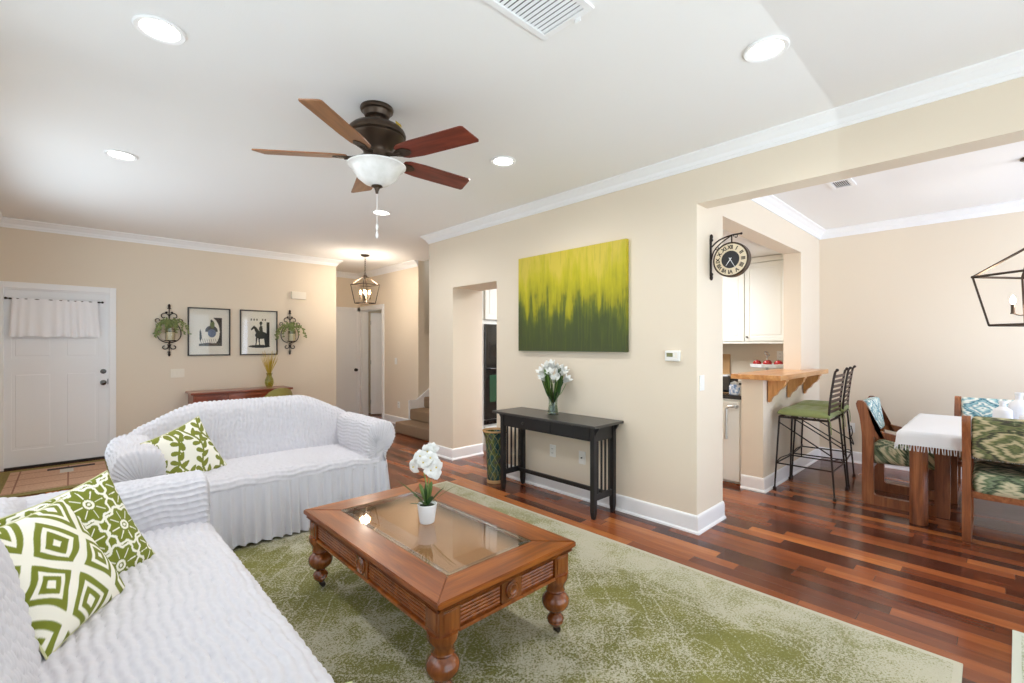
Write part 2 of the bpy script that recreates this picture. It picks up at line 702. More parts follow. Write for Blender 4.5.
def ikat_mat(name, base, c1, c2, c3, s=1.0, ax=(0, 2)):
    """blurred zigzag ikat cloth"""
    m, nt, b = principled(name)
    q = obj_xyz(nt)
    u, v = q[ax[0]], q[ax[1]]
    w = q[3 - ax[0] - ax[1]]
    p = vec(nt, u, v, w)
    n1 = noise(nt, vec(nt, u * 1.0, (v + w) * 7.0, w * 1.0), 7.0 * s, 4, .6)
    n2 = noise(nt, p, 5.0 * s, 2)
    hx = (((u + w * .3) * 2.6 * s + .13).fract() - .5).abs()
    hv = (((v + w * .4) * 3.6 * s + .2).fract() - .5).abs()
    t = hx * 1.5 + hv * 1.5 + (n1 - .5) * .75 + (n2 - .5) * .5 + .5
    f = (t * 1.15).fract()
    c = ramp(nt, f, [(0, base), (.08, base), (.18, c1), (.32, c3), (.42, c2), (.50, c1), (.60, base), (.68, base), (.78, c3), (.90, c1), (1, base)])
    nt.links.new(c.s, b.inputs['Base Color'])
    b.inputs['Roughness'].default_value = .9
    bumpn(nt, b, noise(nt, p, 300, 2), .3, .002)
    return m


M['ikat'] = ikat_mat('green_ikat_cloth', (196, 184, 146), (84, 96, 62), (66, 60, 56), (128, 132, 88))
M['ikat_seat'] = ikat_mat('green_ikat_seat_cloth', (206, 200, 168), (96, 116, 84), (56, 66, 56), (132, 146, 116), 1.0, (0, 1))
M['ikat_teal'] = ikat_mat('teal_ikat_cloth', (232, 232, 220), (92, 146, 158), (60, 104, 118), (168, 200, 200), 1.3)


def canvas_mat():
    m, nt, b = principled('lime_to_forest_green_paint')
    x, y, z = obj_xyz(nt)      # y across, z up, origin at the canvas centre
    st = noise(nt, vec(nt, 0.0, y * 9.0, z * 1.3), 1.0, 4, .6)
    st2 = noise(nt, vec(nt, 3.0, y * 48.0, z * 2.2), 1.0, 3, .6)
    bl = noise(nt, vec(nt, 5.0, y * 5.0, z * 4.0), 1.0, 3)
    f = z * 1.0 + .53 + (st - .5) * 1.05 + (st2 - .5) * .14 + (bl - .5) * .45
    c = ramp(nt, f, [(.12, (62, 72, 26)), (.34, (68, 80, 20)), (.45, (98, 106, 10)), (.56, (160, 154, 0)), (.74, (186, 176, 4)), (.95, (206, 186, 62))])
    c2 = mixc(nt, st2.gt(.56) * .16, c, (110, 124, 24))
    nt.links.new(c2.s, b.inputs['Base Color'])
    b.inputs['Roughness'].default_value = .5
    bumpn(nt, b, st2 + st, .25, .004)
    return m


M['canvas'] = canvas_mat()


def bin_mat():
    m, nt, b = principled('teal_leaf_pattern_lacquer')
    x, y, z = obj_xyz(nt)
    an = y.m('ARCTAN2', x)
    n = noise(nt, vec(nt, x, y, z), 9.0, 3)
    a = ((an * 1.6 + z * 9.0 + n * 1.5).fract() - .5).abs()
    bb = ((an * 1.6 - z * 9.0 + n * 1.2).fract() - .5).abs()
    ln = a.lt(.05).max(bb.lt(.045))
    leaf = ramp(nt, noise(nt, vec(nt, x * 1.0, y, z * .6), 14.0, 2), [(.3, (30, 52, 54)), (.45, (50, 84, 82)), (.56, (92, 100, 50)), (.68, (70, 74, 78))])
    c = mixc(nt, ln * .8, leaf, (150, 156, 104))
    nt.links.new(c.s, b.inputs['Base Color'])
    b.inputs['Roughness'].default_value = .25
    b.inputs['Coat Weight'].default_value = .3
    return m


M['bin'] = bin_mat()


def tilemat():
    m, nt, b = principled('entry_rug_weave')
    x, y, z = obj_xyz(nt)
    n = noise(nt, vec(nt, x, y, 0.0), 60, 3)
    d = (x.abs() * -1.0 + .50).min(y.abs() * -1.0 + .65)
    bord = d.lt(.11)
    ln = (((y + .07) * 3.4).fract() - .5).abs().lt(.03)
    ln2 = (((x + .12) * 2.6).fract() - .5).abs().lt(.018)
    c = ramp(nt, n, [(.3, (178, 138, 112)), (.7, (204, 166, 138))])
    c = mixc(nt, ln.max(ln2) * .75, c, (120, 74, 56))
    o = ramp(nt, n, [(.3, (112, 98, 50)), (.7, (150, 134, 76))])
    c = mixc(nt, bord, c, o)
    blk = (x - .1).abs().lt(.2) * (y - .42).abs().lt(.05)
    c = mixc(nt, blk, c, (48, 38, 42))
    blk2 = (x - .06).abs().lt(.055) * (y - .26).abs().lt(.10)
    c = mixc(nt, blk2, c, (196, 190, 178))
    nt.links.new(c.s, b.inputs['Base Color'])
    b.inputs['Roughness'].default_value = 1
    return m


M['entry_rug'] = tilemat()

# ------------------------------------------------------------------ room shell
CEIL = 2.85
XW = 3.42       # plane of the wall with the canvas
XB = 3.895       # its kitchen side
YD = 7.75       # entry wall
XF = 6.86       # far wall of the dining room
YS = 1.58       # kitchen divider plane
XL = -.64       # left wall
H2 = 2.485      # top of the wide openings

struct(MB().b2(XL - .1, 7.0, -2.9, 10.2, -.12, 0).build('floor', M['floor'], smooth=False))
cl = MB().b2(XL - .1, 7.0, -2.9, 5.19, CEIL, CEIL + .1)
cl.b2(XL - .1, 4.35, 5.19, 10.2, CEIL, CEIL + .1)
cl.b2(4.35, 7.0, 5.19, 10.2, 3.6, 3.7)
struct(cl.build('ceiling', M['ceil'], smooth=False))

w = MB()
w.b2(XW, XB, YS, 3.85, 0, CEIL)
w.b2(XW, XB, 4.67, 5.19, 0, CEIL)
w.b2(XW, XB, 3.85, 4.67, 2.13, CEIL)
w.b2(XW, 3.60, -2.8, YS, H2, CEIL)
struct(w.build('wall_right', M['wall'], smooth=False))

w = MB()
w.b2(XB, 6.07, YS, 1.76, H2, CEIL)
w.b2(6.07, XF, YS, 1.76, 0, CEIL)
w.b2(4.84, 6.07, YS, 1.78, 0, 1.084)
struct(w.build('wall_kitchen_side', M['wall'], smooth=False))
struct(MB().b2(XF, XF + .12, -2.9, 5.3, 0, CEIL).build('wall_dining', M['wall'], smooth=False))
struct(MB().b2(XB, XF, 1.76, 5.19, 2.57, CEIL - .002).build('ceiling_kitchen', M['ceil'], smooth=False))
struct(MB().b2(XB, 6.98, 5.19, 5.29, 0, 3.6).build('wall_stairs_near', M['wall'], smooth=False))

w = MB()
w.b2(XL - .1, -.58, YD, YD + .12, 0, CEIL)
w.b2(.355, 3.25, YD, YD + .12, 0, CEIL)
w.b2(-.58, .355, YD, YD + .12, 2.075, CEIL)
w.b2(3.15, 3.25, YD + .12, 9.05, 0, CEIL)
struct(w.build('wall_entry', M['wall'], smooth=False))
w = MB()
w.b2(3.25, 3.70, 8.95, 9.07, 0, CEIL)
w.b2(3.70, 4.25, 8.95, 9.07, 2.12, CEIL)
struct(w.build('wall_hall_end', M['wall'], smooth=False))
w = MB()
w.b2(4.25, 4.37, 6.78, 8.02, 0, CEIL)
w.b2(4.25, 4.37, 8.86, 9.07, 0, CEIL)
w.b2(4.25, 4.37, 8.02, 8.86, 2.12, CEIL)
w.b2(4.37, 6.2, 6.78, 6.90, 0, 1.60)
struct(w.build('wall_hall_right', M['wall'], smooth=False))
w = MB()
w.b2(4.37, 7.0, 7.6, 7.7, 0, 3.6)
w.b2(6.9, 7.0, 5.2, 7.6, 0, 3.6)
struct(w.build('wall_stairwell', M['wall'], smooth=False))
# small room behind the half open door
w = MB()
w.b2(4.37, 6.0, 9.07, 9.17, 0, 3.6)
w.b2(5.9, 6.0, 7.7, 9.17, 0, 3.6)
w.b2(3.25, 4.3, 9.08, 9.17, 0, CEIL)
struct(w.build('wall_side_room', M['wall'], smooth=False))
# left wall with a window, out of the picture to the left
w = MB()
w.b2(XL - .1, XL, -1.5, .3, 0, CEIL)
w.b2(XL - .1, XL, 3.2, 4.2, 0, CEIL)
w.b2(XL - .1, XL, .3, 3.2, 0, 1.0)
w.b2(XL - .1, XL, .3, 3.2, 2.35, CEIL)
w.b2(XL - .1, XL, 6.3, YD, 0, CEIL)
w.b2(XL - .1, XL, 4.2, 6.3, 0, .25)
w.b2(XL - .1, XL, 4.2, 6.3, 2.3, CEIL)
struct(w.build('wall_left', M['wall'], smooth=False))
w = MB()
w.b2(XL - .1, -.1, -1.5, -1.4, 0, CEIL)
w.b2(-.1, 3.1, -1.5, -1.4, 2.4, CEIL)
w.b2(3.1, 3.6, -1.5, -1.4, 0, CEIL)
w.b2(3.5, 3.6, -2.8, -1.5, 0, H2)
w.b2(3.6, 4.0, -2.8, -2.7, 0, CEIL)
w.b2(6.6, XF, -2.8, -2.7, 0, CEIL)
w.b2(4.0, 6.6, -2.8, -2.7, 2.4, CEIL)
struct(w.build('wall_behind', M['wall'], smooth=False))


def window(n, axis, plane, a0, a1, z0, z1, cols, rows=1):
    """framed glazing set in an opening; axis is the direction the opening runs along"""
    f, g = MB(), MB()

    def bar(p0, p1, q0, q1, t=.03):
        if axis == 'y':
            f.b2(plane - t, plane + t, p0, p1, q0, q1, .004)
        else:
            f.b2(p0, p1, plane - t, plane + t, q0, q1, .004)
    fr = .045
    bar(a0, a1, z0, z0 + fr)
    bar(a0, a1, z1 - fr, z1)
    for k in range(cols + 1):
        c = a0 + (a1 - a0) * k / cols
        bar(max(a0, c - fr / 2), min(a1, c + fr / 2), z0 + fr, z1 - fr)
    for k in range(1, rows):
        c = z0 + (z1 - z0) * k / rows
        bar(a0, a1, c - .015, c + .015, .02)
    o = struct(f.build('window_%d' % n, M['trim']))
    if axis == 'y':
        g.b2(plane - .002, plane + .002, a0 + .01, a1 - .01, z0 + .01, z1 - .01)
    else:
        g.b2(a0 + .01, a1 - .01, plane - .002, plane + .002, z0 + .01, z1 - .01)
    g.build('glazing', M['window_glass'], o, smooth=False)


M['window_glass'] = glass_mat('clear_window_glass', (250, 252, 252), .03)
window(1, 'y', XL - .06, .3, 3.2, 1.0, 2.35, 2)
window(2, 'y', XL - .06, 4.2, 6.3, .25, 2.3, 2)
window(3, 'x', -1.45, -.1, 3.1, .0, 2.4, 2)
window(4, 'x', -2.75, 4.0, 6.6, .0, 2.4, 2)


def sweep(prof, path, closed=False):
    """mitred moulding: prof = (out, z) pairs, path = floor points, 'out' to the left of the walk"""
    P = [Vector((*p, 0)) for p in path]
    n = len(P)
    rows = []
    for i in range(n):
        d1 = (P[i] - P[i - 1]).normalized() if i else (P[1] - P[0]).normalized()
        d2 = (P[i + 1] - P[i]).normalized() if i < n - 1 else d1
        n1, n2 = Vector((-d1.y, d1.x, 0)), Vector((-d2.y, d2.x, 0))
        k = (n1 + n2)
        k = k / (k.length ** 2 / 2) if k.length > 1e-4 else n1
        rows.append([P[i] + k * o + Vector((0, 0, z)) for o, z in prof])
    return np.array([[tuple(v) for v in r] for r in rows])


def crown(name, path, top=CEIL, h=.10, d=.085):
    prof = [(0, top - h), (.012, top - h), (.016, top - h + .018), (.022, top - h + .022), (.03, top - h + .045), (.05, top - .04), (.066, top - .022), (.072, top - .02), (d - .006, top - .014), (d, top - .012), (d, top), (0, top)]
    return struct(MB().grid(sweep(prof, path), closed=True, cap=True).build(name, M['trim'], angle=25))


def base(name, path, h=.135):
    prof = [(0, 0), (.03, 0), (.028, .012), (.017, .022), (.017, h - .025), (.012, h - .008), (.004, h), (0, h)]
    return struct(MB().grid(sweep(prof, path), closed=True, cap=True).build(name, M['trim'], angle=25))


crown('trim_1', [(XW, -1.4), (XW, 5.19), (XB, 5.19)])
crown('trim_2', [(4.25, 6.78), (4.25, 8.95), (3.25, 8.95), (3.25, YD), (XL, YD), (XL, -1.4)])
crown('trim_3', [(XF, -2.7), (XF, YS), (3.60, YS)])
base('baseboard_right', [(XB, YS + .35), (XB, YS), (XW, YS), (XW, 3.85), (XB, 3.85)][::-1][::-1] if False else [(XB, YS), (XW, YS), (XW, 3.85), (XB, 3.85)])
base('baseboard_doorway', [(XB, 4.67), (XW, 4.67), (XW, 5.19), (XB, 5.19)])
base('baseboard_dining', [(XF, -2.7), (XF, YS), (4.84, YS), (4.84, 1.78)])
base('baseboard_entry', [(3.25, 8.95), (3.25, YD), (.43, YD)])
base('baseboard_hall', [(4.25, 6.78), (4.25, 7.94)])

# front door with casing
d = struct(MB().b2(-.62, -.555, YD - .022, YD, 0, 2.14, .004).b2(.345, .41, YD - .022, YD, 0, 2.14, .004).b2(-.555, .345, YD - .022, YD, 2.07, 2.14, .004)
           .b2(-.58, -.56, YD, YD + .1, 0, 2.07).b2(.335, .355, YD, YD + .1, 0, 2.07).b2(-.56, .335, YD, YD + .1, 2.055, 2.075).build('trim_4', M['trim']))
struct(MB().b2(-.56, .335, YD - .02, YD + .1, 0, .022, .004).build('trim_5', M['dark']))


def panel_door(name, w, h, panels, t=.04, m=None):
    """slab in local x 0..w, front face at y=0 looking to -y; panels = (x0,x1,z0,z1)"""
    mb = MB().b2(0, w, .006, t, 0, h)
    # stiles and rails: grid of the remaining area raised by 6 mm
    xs = sorted({0, w, *[p[0] for p in panels], *[p[1] for p in panels]})
    zs = sorted({0, h, *[p[2] for p in panels], *[p[3] for p in panels]})
    for a, b_ in zip(xs, xs[1:]):
        for c, e in zip(zs, zs[1:]):
            if not any(p[0] <= a and b_ <= p[1] and p[2] <= c and e <= p[3] for p in panels):
                mb.b2(a, b_, -.004, .0065, c, e)
    for p in panels:
        mb.b2(p[0] + .03, p[1] - .03, .001, .012, p[2] + .03, p[3] - .03, .008)
    return mb


fd = struct(panel_door('door_1', .89, 2.03, [(.06, .40, .19, 1.08), (.49, .80, .19, 1.08), (.06, .40, 1.24, 1.49), (.49, .80, 1.24, 1.49), (.12, .76, 1.56, 1.93)]).build('door_1', M['door']))
fd.location = (-.557, YD + .012, .024)


def knob(par, x, y, z, r=.03, name='door_knob', m='chrome'):
    MB().lathe([(.0, 0), (r * 1.05, 0), (r * 1.05, .006), (r * .45, .012), (r * .4, .03), (r * .85, .036), (r, .048), (r * .9, .06), (r * .4, .066), (0, .067)], (x, y, z), 24, (R(90), 0, 0)).build(name, M[m], par)


knob(fd, .845, 0, .925, .031)
MB().lathe([(0, 0), (.03, 0), (.03, .008), (.022, .02), (0, .022)], (.845, 0, 1.065), 24, (R(90), 0, 0)).build('deadbolt', M['chrome'], fd)
MB().b2(.885, .895, -.006, .01, .90, .97, .002).build('strike_plate', M['chrome'], fd)

# curtain on the front door
ct = thing('door_curtain', 'short white gathered curtain on a rod across the top of the front door', 'curtain', (-.13, YD - .02, 1.95))
MB().tube([(-.41, -.01, 0), (.41, -.01, 0)], .006).sph((-.41, -.01, 0), .013).sph((.41, -.01, 0), .013).b2(-.385, -.37, -.012, .03, -.008, .008).b2(.37, .385, -.012, .03, -.008, .008).build('curtain_rod', M['iron'], ct)
nu, nv = 150, 14
P = np.zeros((nv, nu, 3))
for i in range(nv):
    for j in range(nu):
        u, v = j / (nu - 1), i / (nv - 1)
        a = .004 + .012 * v
        P[i, j] = ((u - .5) * (.72 + .05 * v), -.014 - a * (1 + math.sin(u * 58 + 2.2 * math.sin(u * 9))) * .6, .008 - v * (.44 + .006 * math.sin(u * 20)))
MB().grid(P).build('curtain_cloth', mat('sheer_white_curtain', (248, 248, 250), .9), ct, angle=80)

# hall doors
hd = struct(panel_door('door_2', .56, 2.10, [(.08, .27, .2, .95), (.08, .27, 1.1, 1.9)] if False else [], .04).build('door_2', M['door']))
hd.location = (3.69, 8.955, .02)
knob(hd, .46, 0, .90, .03, m='iron')
struct(MB().b2(4.175, 4.24, 8.93, 8.95, 0, 2.17, .004).b2(3.62, 4.24, 8.93, 8.95, 2.10, 2.17, .004).b2(3.62, 3.69, 8.93, 8.95, 0, 2.1, .004).build('trim_6', M['trim']))
struct(MB().b2(4.228, 4.25, 7.95, 8.02, 0, 2.19, .004).b2(4.228, 4.25, 8.86, 8.925, 0, 2.19, .004).b2(4.228, 4.25, 8.02, 8.86, 2.12, 2.19, .004)
       .b2(4.25, 4.37, 8.02, 8.04, 0, 2.12).b2(4.25, 4.37, 8.84, 8.86, 0, 2.12).b2(4.25, 4.37, 8.04, 8.84, 2.10, 2.12).build('trim_7', M['trim']))
hd2 = struct(panel_door('door_3', .78, 2.05, [(.08, .34, .2, .85), (.44, .70, .2, .85), (.08, .34, 1.0, 1.55), (.44, .70, 1.0, 1.55), (.08, .34, 1.68, 1.92), (.44, .70, 1.68, 1.92)]).build('door_3', M['door']))
hd2.location = (4.40, 8.80, .02)
hd2.rotation_euler = (0, 0, R(-28))
for z in (.25, 1.05, 1.85):
    MB().cyl((0, .0, z - .04), (0, .0, z + .04), .009).build('hinge', M['steel'], hd2)
knob(hd2, .71, 0, .92, .028, m='iron')

# stairs
st = MB()
for k in range(7):
    st.box((3.80 + .27 * k + .9, 6.03, .09 + .18 * k), (1.8, 1.46, .18 if k else .18), .03, seg=3)
struct(st.build('stairs', M['carpet']))
struct(MB().prism([(4.06, .18), (4.06, .50), (4.20, .50), (5.4, 1.32), (5.4, .9)], 6.755, 6.778, 'xz').build('trim_8', M['trim']))

# ------------------------------------------------------------------ kitchen
def cab_door(mb, x0, x1, z0, z1):
    """raised-panel door in the local xz plane, front to -y"""
    mb.b2(x0, x1, -.02, 0, z0, z1, .003)
    fr = .055
    for a in ((x0, x1, z0, z0 + fr), (x0, x1, z1 - fr, z1), (x0, x0 + fr, z0 + fr, z1 - fr), (x1 - fr, x1, z0 + fr, z1 - fr)):
        mb.b2(a[0], a[1], -.027, -.018, a[2], a[3], .002)
    mb.b2(x0 + fr + .02, x1 - fr - .02, -.026, -.018, z0 + fr + .02, z1 - fr - .02, .006)
    return mb


kc = thing('wall_cabinet', 'cream two-door wall cabinet over the kitchen counter behind the clock', 'cabinet', (6.5, 1.78, 1.44), R(-90))
MB().b2(-1.5, -.02, 0, .355, 0, 1.06).b2(-1.5, -.02, -.02, .0, 0, .02).b2(-1.5, -.02, -.03, .06, 1.055, 1.125, .015).build('cabinet_body', M['cabinet'], kc)
for a, b_ in ((-.555, -.05), (-1.07, -.57)):
    o = cab_door(MB(), a, b_, .035, 1.045).build('door', M['cabinet'], kc)
    MB().lathe([(0, 0), (.008, 0), (.006, .012), (.014, .018), (.012, .027), (0, .029)], (a + .03, -.026, .085), 16, (R(90), 0, 0)).build('knob', M['chrome'], o)

bc = thing('base_cabinet', 'cream base cabinet with tall bar pull beside the half wall', 'cabinet', (4.89, 1.79, 0), R(-90))
MB().b2(-1.1, -.005, 0, 1.6, .10, .87).b2(-1.1, -.005, .05, 1.6, 0, .10).build('cabinet_body', M['cabinet'], bc)
o = MB().b2(-.62, -.02, -.02, 0, .04, .85, .004).build('door', M['cabinet'], bc)
MB().tube([(-.05, -.02, .80), (-.05, -.075, .80)], .011).lathe([(0, 0), (.024, 0), (.024, .01), (0, .012)], (-.05, -.02, .80), 20, (R(90), 0, 0)).tube([(-.05, -.075, .80), (-.10, -.082, .80), (-.125, -.082, .775), (-.13, -.082, .5)], .013, 10).cyl((-.13, -.082, .5), (-.13, -.082, .47), .016).build('bar_pull', M['steel'], o)
tag(MB().b2(4.86, 6.5, 1.785, 3.6, .87, .91, .006).b2(6.2, 6.855, 1.79, 3.6, .872, .91, .004).build('kitchen_counter', M['granite']), 'black granite counter behind the half wall', 'counter')

# built-in oven tower seen through the doorway
ov = thing('oven_tower', 'cream oven cabinet with black double oven seen through the kitchen doorway', 'oven', (3.93, 4.72, 0))
MB().b2(0, .8, .01, .46, .09, 2.56).b2(.02, .8, .06, .46, 0, .09).b2(0, .035, 0, .012, .09, 2.5).build('cabinet_body', M['cabinet'], ov)
cab_door(MB(), .04, .40, 1.76, 2.48).build('door', M['cabinet'], ov)
cab_door(MB(), .04, .75, .11, .33).build('drawer', M['cabinet'], ov)
o = MB().b2(.035, .72, -.03, .01, .43, 1.70, .005).build('oven_body', M['oven'], ov)
MB().b2(.11, .65, -.034, -.028, .66, 1.02, .004).build('oven_window', M['oven_glass'], o)
MB().b2(.11, .65, -.034, -.028, 1.24, 1.46, .004).build('oven_window', M['oven'], o)
MB().tube([(.09, -.07, 1.10), (.67, -.07, 1.10)], .012).b2(.1, .12, -.07, -.03, 1.09, 1.11).b2(.64, .66, -.07, -.03, 1.09, 1.11).build('handle', M['oven'], o)
o = MB().b2(.035, .72, -.02, .01, .36, .42, .004).build('control_panel', M['oven'], ov)
for k in range(4):
    MB().lathe([(0, 0), (.014, 0), (.011, .02), (0, .021)], (.10 + .13 * k, -.02, .39), 14, (R(90), 0, 0)).build('dial', M['chrome'], o)

# bar top on corbels
bar = thing('bar_counter', 'honey butcher-block bar top on three corbels over the half wall', 'bar counter', (4.75, 1.40, 1.085))
MB().b2(0, 1.73, 0, .175, 0, .05, .008).b2(0, 1.315, .17, .45, 0, .05, .008).build('countertop', M['butcher'], bar)
for x in (.22, .82, 1.40):
    prof = [(.168, 0), (.168, -.22), (.155, -.225), (.148, -.20), (.13, -.17), (.10, -.15), (.085, -.12), (.07, -.10), (.045, -.085), (.03, -.06), (.02, -.05), (.015, 0)]
    MB().prism(prof, x - .032, x + .032, 'yz').b2(x - .04, x + .04, .005, .172, -.016, -.001, .002).build('corbel', M['corbel'], bar)

# things on the kitchen counters
fs = thing('fruit_stand', 'white pedestal cake stand with ring handle holding apples on the back counter', 'stand', (6.55, 2.09, .912))
MB().lathe([(0, 0), (.09, 0), (.095, .008), (.03, .02), (.018, .05), (.018, .20), (.03, .215), (.0, .215)], seg=24).build('pedestal', M['white_cer'], fs)
MB().lathe([(0, .212), (.165, .214), (.205, .222), (.212, .262), (.203, .264), (.196, .234), (.15, .228), (0, .226)], seg=8).build('plate', M['white_cer'], fs)
MB().cyl((0, 0, .226), (0, 0, .37), .009).tube([(.07 * math.cos(a), .07 * math.sin(a) * .3, .395 + .028 * math.sin(a)) for a in np.linspace(0, 2 * PI, 20, endpoint=False)], .006, 8, True).build('ring_handle', M['steel'], fs)
apl = ['red apple at the near edge of the white fruit stand', 'red apple left of the ring handle on the fruit stand', 'red apple right of the ring handle on the fruit stand', 'red apple at the back of the white fruit stand']
for k, (a, b_) in enumerate([(-.085, -.025), (-.04, .095), (.0, -.118), (.09, .02)]):
    ap = thing('apple', apl[k], 'apple', (6.55 + a * 1.05, 2.09 + b_ * 1.12, 1.139), group='apples on the cake stand')
    MB().lathe([(0, .01), (.015, .002), (.03, .006), (.048, .03), (.051, .05), (.038, .075), (.018, .083), (.006, .074), (0, .072)], seg=20).build('flesh', M['apple'], ap)
    MB().tube([(0, 0, .072), (.004, .003, .094)], .002).build('stem', M['mahogany'], ap)

to = thing('toaster', 'black two-slot toaster on the dark granite counter', 'toaster', (5.08, 2.06, .912), R(-8))
MB().box((0, 0, .10), (.18, .26, .18), .03, seg=4).build('toaster_body', M['oven'], to)
MB().b2(-.055, -.02, -.1, .1, .186, .193, .002).b2(.02, .055, -.1, .1, .186, .193, .002).build('slot', M['steel'], to)
MB().b2(-.1, -.088, -.02, .02, .11, .125, .003).build('lever', M['steel'], to)
jr = thing('jar', 'small blue-and-white lidded jar in front of the black toaster', 'jar', (4.93, 1.88, .912))
jm, nt, bb = principled('blue_print_glaze')
q = obj_xyz(nt)
nt.links.new(ramp(nt, noise(nt, vec(nt, *q), 30, 3), [(.42, (232, 236, 242)), (.5, (176, 196, 222)), (.6, (110, 140, 186))]).s, bb.inputs['Base Color'])
bb.inputs['Roughness'].default_value = .25
MB().lathe([(0, 0), (.045, 0), (.052, .01), (.052, .085), (.042, .1), (.036, .106), (0, .106)], seg=24).build('jar_body', jm, jr)
MB().lathe([(0, .105), (.04, .105), (.04, .12), (.02, .128), (.008, .136), (0, .14)], seg=24).build('lid', M['steel'], jr)
cb = tag(MB().box((6.84, 2.80, 1.11), (.022, .26, .36), .01, rot=(0, R(4), 0)).build('cutting_board', M['tan']), 'light wood cutting board leaning against the kitchen wall', 'cutting board')
kb = thing('knife_block', 'wood knife block with black handles at the left edge of the kitchen view', 'knife block', (5.15, 2.32, .912))
MB().box((0, 0, .14), (.12, .1, .25), .01, rot=(0, R(-14), 0)).build('block', M['tan'], kb)
for k in range(4):
    MB().box((-.065 + .03 * (k % 2), -.03 + .02 * k, .31), (.018, .012, .09), .004, rot=(0, R(-14), 0)).build('knife_handle', M['oven'], kb)


def wall_plate(name, label, cat, loc, rz, w=.075, h=.118, kind='switch', n=1, m='plastic'):
    t = thing(name, label, cat, loc, rz)      # local -y looks into the room
    MB().box((0, -.004, 0), (w, .008, h), .003).build('plate', M[m], t)
    for k in range(n):
        x = (k - (n - 1) / 2) * .046
        if kind == 'switch':
            MB().box((x, -.009, 0), (.03, .006, .064), .002, rot=(R(4), 0, 0)).build('rocker', M[m], t)
        elif kind == 'outlet':
            for z in (-.021, .021):
                o = MB().lathe([(0, 0), (.017, 0), (.016, .003), (0, .003)], (x, -.008, z), 20, (R(90), 0, 0)).build('socket', M[m], t)
                MB().b2(x - .008, x - .005, -.012, -.009, z - .005, z + .006).b2(x + .005, x + .008, -.012, -.009, z - .005, z + .006).build('slot', M['dark'], o)
        elif kind == 'cable':
            MB().cyl((x, -.008, 0), (x, -.02, 0), .006).build('cable_jack', M['dark'], t)
    return t


RZ = R(-90)
wall_plate('outlet', 'white outlet plate under the black console table, left of the cable plate', 'outlet', (XW, 3.02, .385), RZ, kind='outlet')
wall_plate('cable_plate', 'white cable plate with dark jack under the black console table', 'cable plate', (XW, 2.66, .38), RZ, kind='cable')
wall_plate('light_switch', 'white light switch on the hall wall near the stairs', 'light switch', (4.25, 7.52, 1.13), RZ)
wall_plate('outlet', 'white outlet low on the hall wall beside the stairs', 'outlet', (4.25, 7.42, .35), RZ, kind='outlet')
wall_plate('switch_plate', 'beige three-switch plate on the entry wall below the framed prints', 'switch plate', (1.05, YD, 1.035), 0, .155, .118, n=3, m='almond')
wall_plate('outlet', 'white outlet on the kitchen wall beside the fruit stand', 'outlet', (XF, 2.03, 1.28), RZ, kind='outlet')
wall_plate('light_switch', 'white light switch on the end of the pillar below the clock', 'light switch', (3.5, YS, 1.13), 0)
oc = wall_plate('outlet', 'white outlet with plugged cord behind the bar stools', 'outlet', (XF, 1.25, .42), RZ, kind='outlet')
MB().tube([(.0, -.02, .02), (.02, -.05, -.05), (.0, -.04, -.14), (.03, -.03, -.2), (.0, -.02, -.1)], .006, 6, smooth=24).build('cord', M['iron'], oc)
tag(MB().box((2.63, YD - .025, 2.21), (.22, .05, .115), .008).build('door_chime', M['almond']), 'beige door chime box high on the entry wall', 'door chime')
tm = thing('thermostat', 'white thermostat with small display on the wall beside the pillar', 'thermostat', (XW, 1.765, 1.335), RZ)
MB().box((0, -.014, 0), (.125, .028, .085), .012, seg=3).build('housing', M['plastic'], tm)
MB().box((-.018, -.029, .008), (.05, .004, .03), .001).build('display', M['lcd'], tm)
for z in (-.012, .002, .016):
    MB().box((.035, -.029, z), (.014, .004, .008), .001).build('button', M['almond'], tm)

# ------------------------------------------------------------------ ceiling fittings
CL = [((.29, 2.62), 'recessed ceiling light above the near sofa, at the upper left of the view'),
      ((2.43, .78), 'recessed ceiling light over the front of the pillar, nearest the dining room'),
      ((.27, 4.55), 'recessed ceiling light nearest the front door'),
      ((2.43, 2.66), 'recessed ceiling light beside the fan, in front of the green canvas'),
      ((2.42, 4.60), 'recessed ceiling light behind the fan pull chain')]
for (x, y), lb in CL:
    t = thing('recessed_light', lb, 'ceiling light', (x, y, CEIL), group='recessed ceiling lights')
    MB().lathe([(.072, -.001), (.098, -.001), (.1, -.006), (.094, -.012), (.076, -.008), (.072, .0)], seg=40).build('trim_ring', M['trim'], t)
    MB().lathe([(0, -.003), (.074, -.003)], seg=40).build('lens', M['can_glow'], t)
    l = bpy.data.lights.new('downlight_beam', 'SPOT')
    l.energy = 24
    l.color = (.97, .98, 1)
    l.spot_size = R(168)
    l.spot_blend = .8
    l.shadow_soft_size = .07
    lo = bpy.data.objects.new('downlight_beam', l)
    lo.location = (0, 0, -.02)
    lo.parent = t
    COL.objects.link(lo)


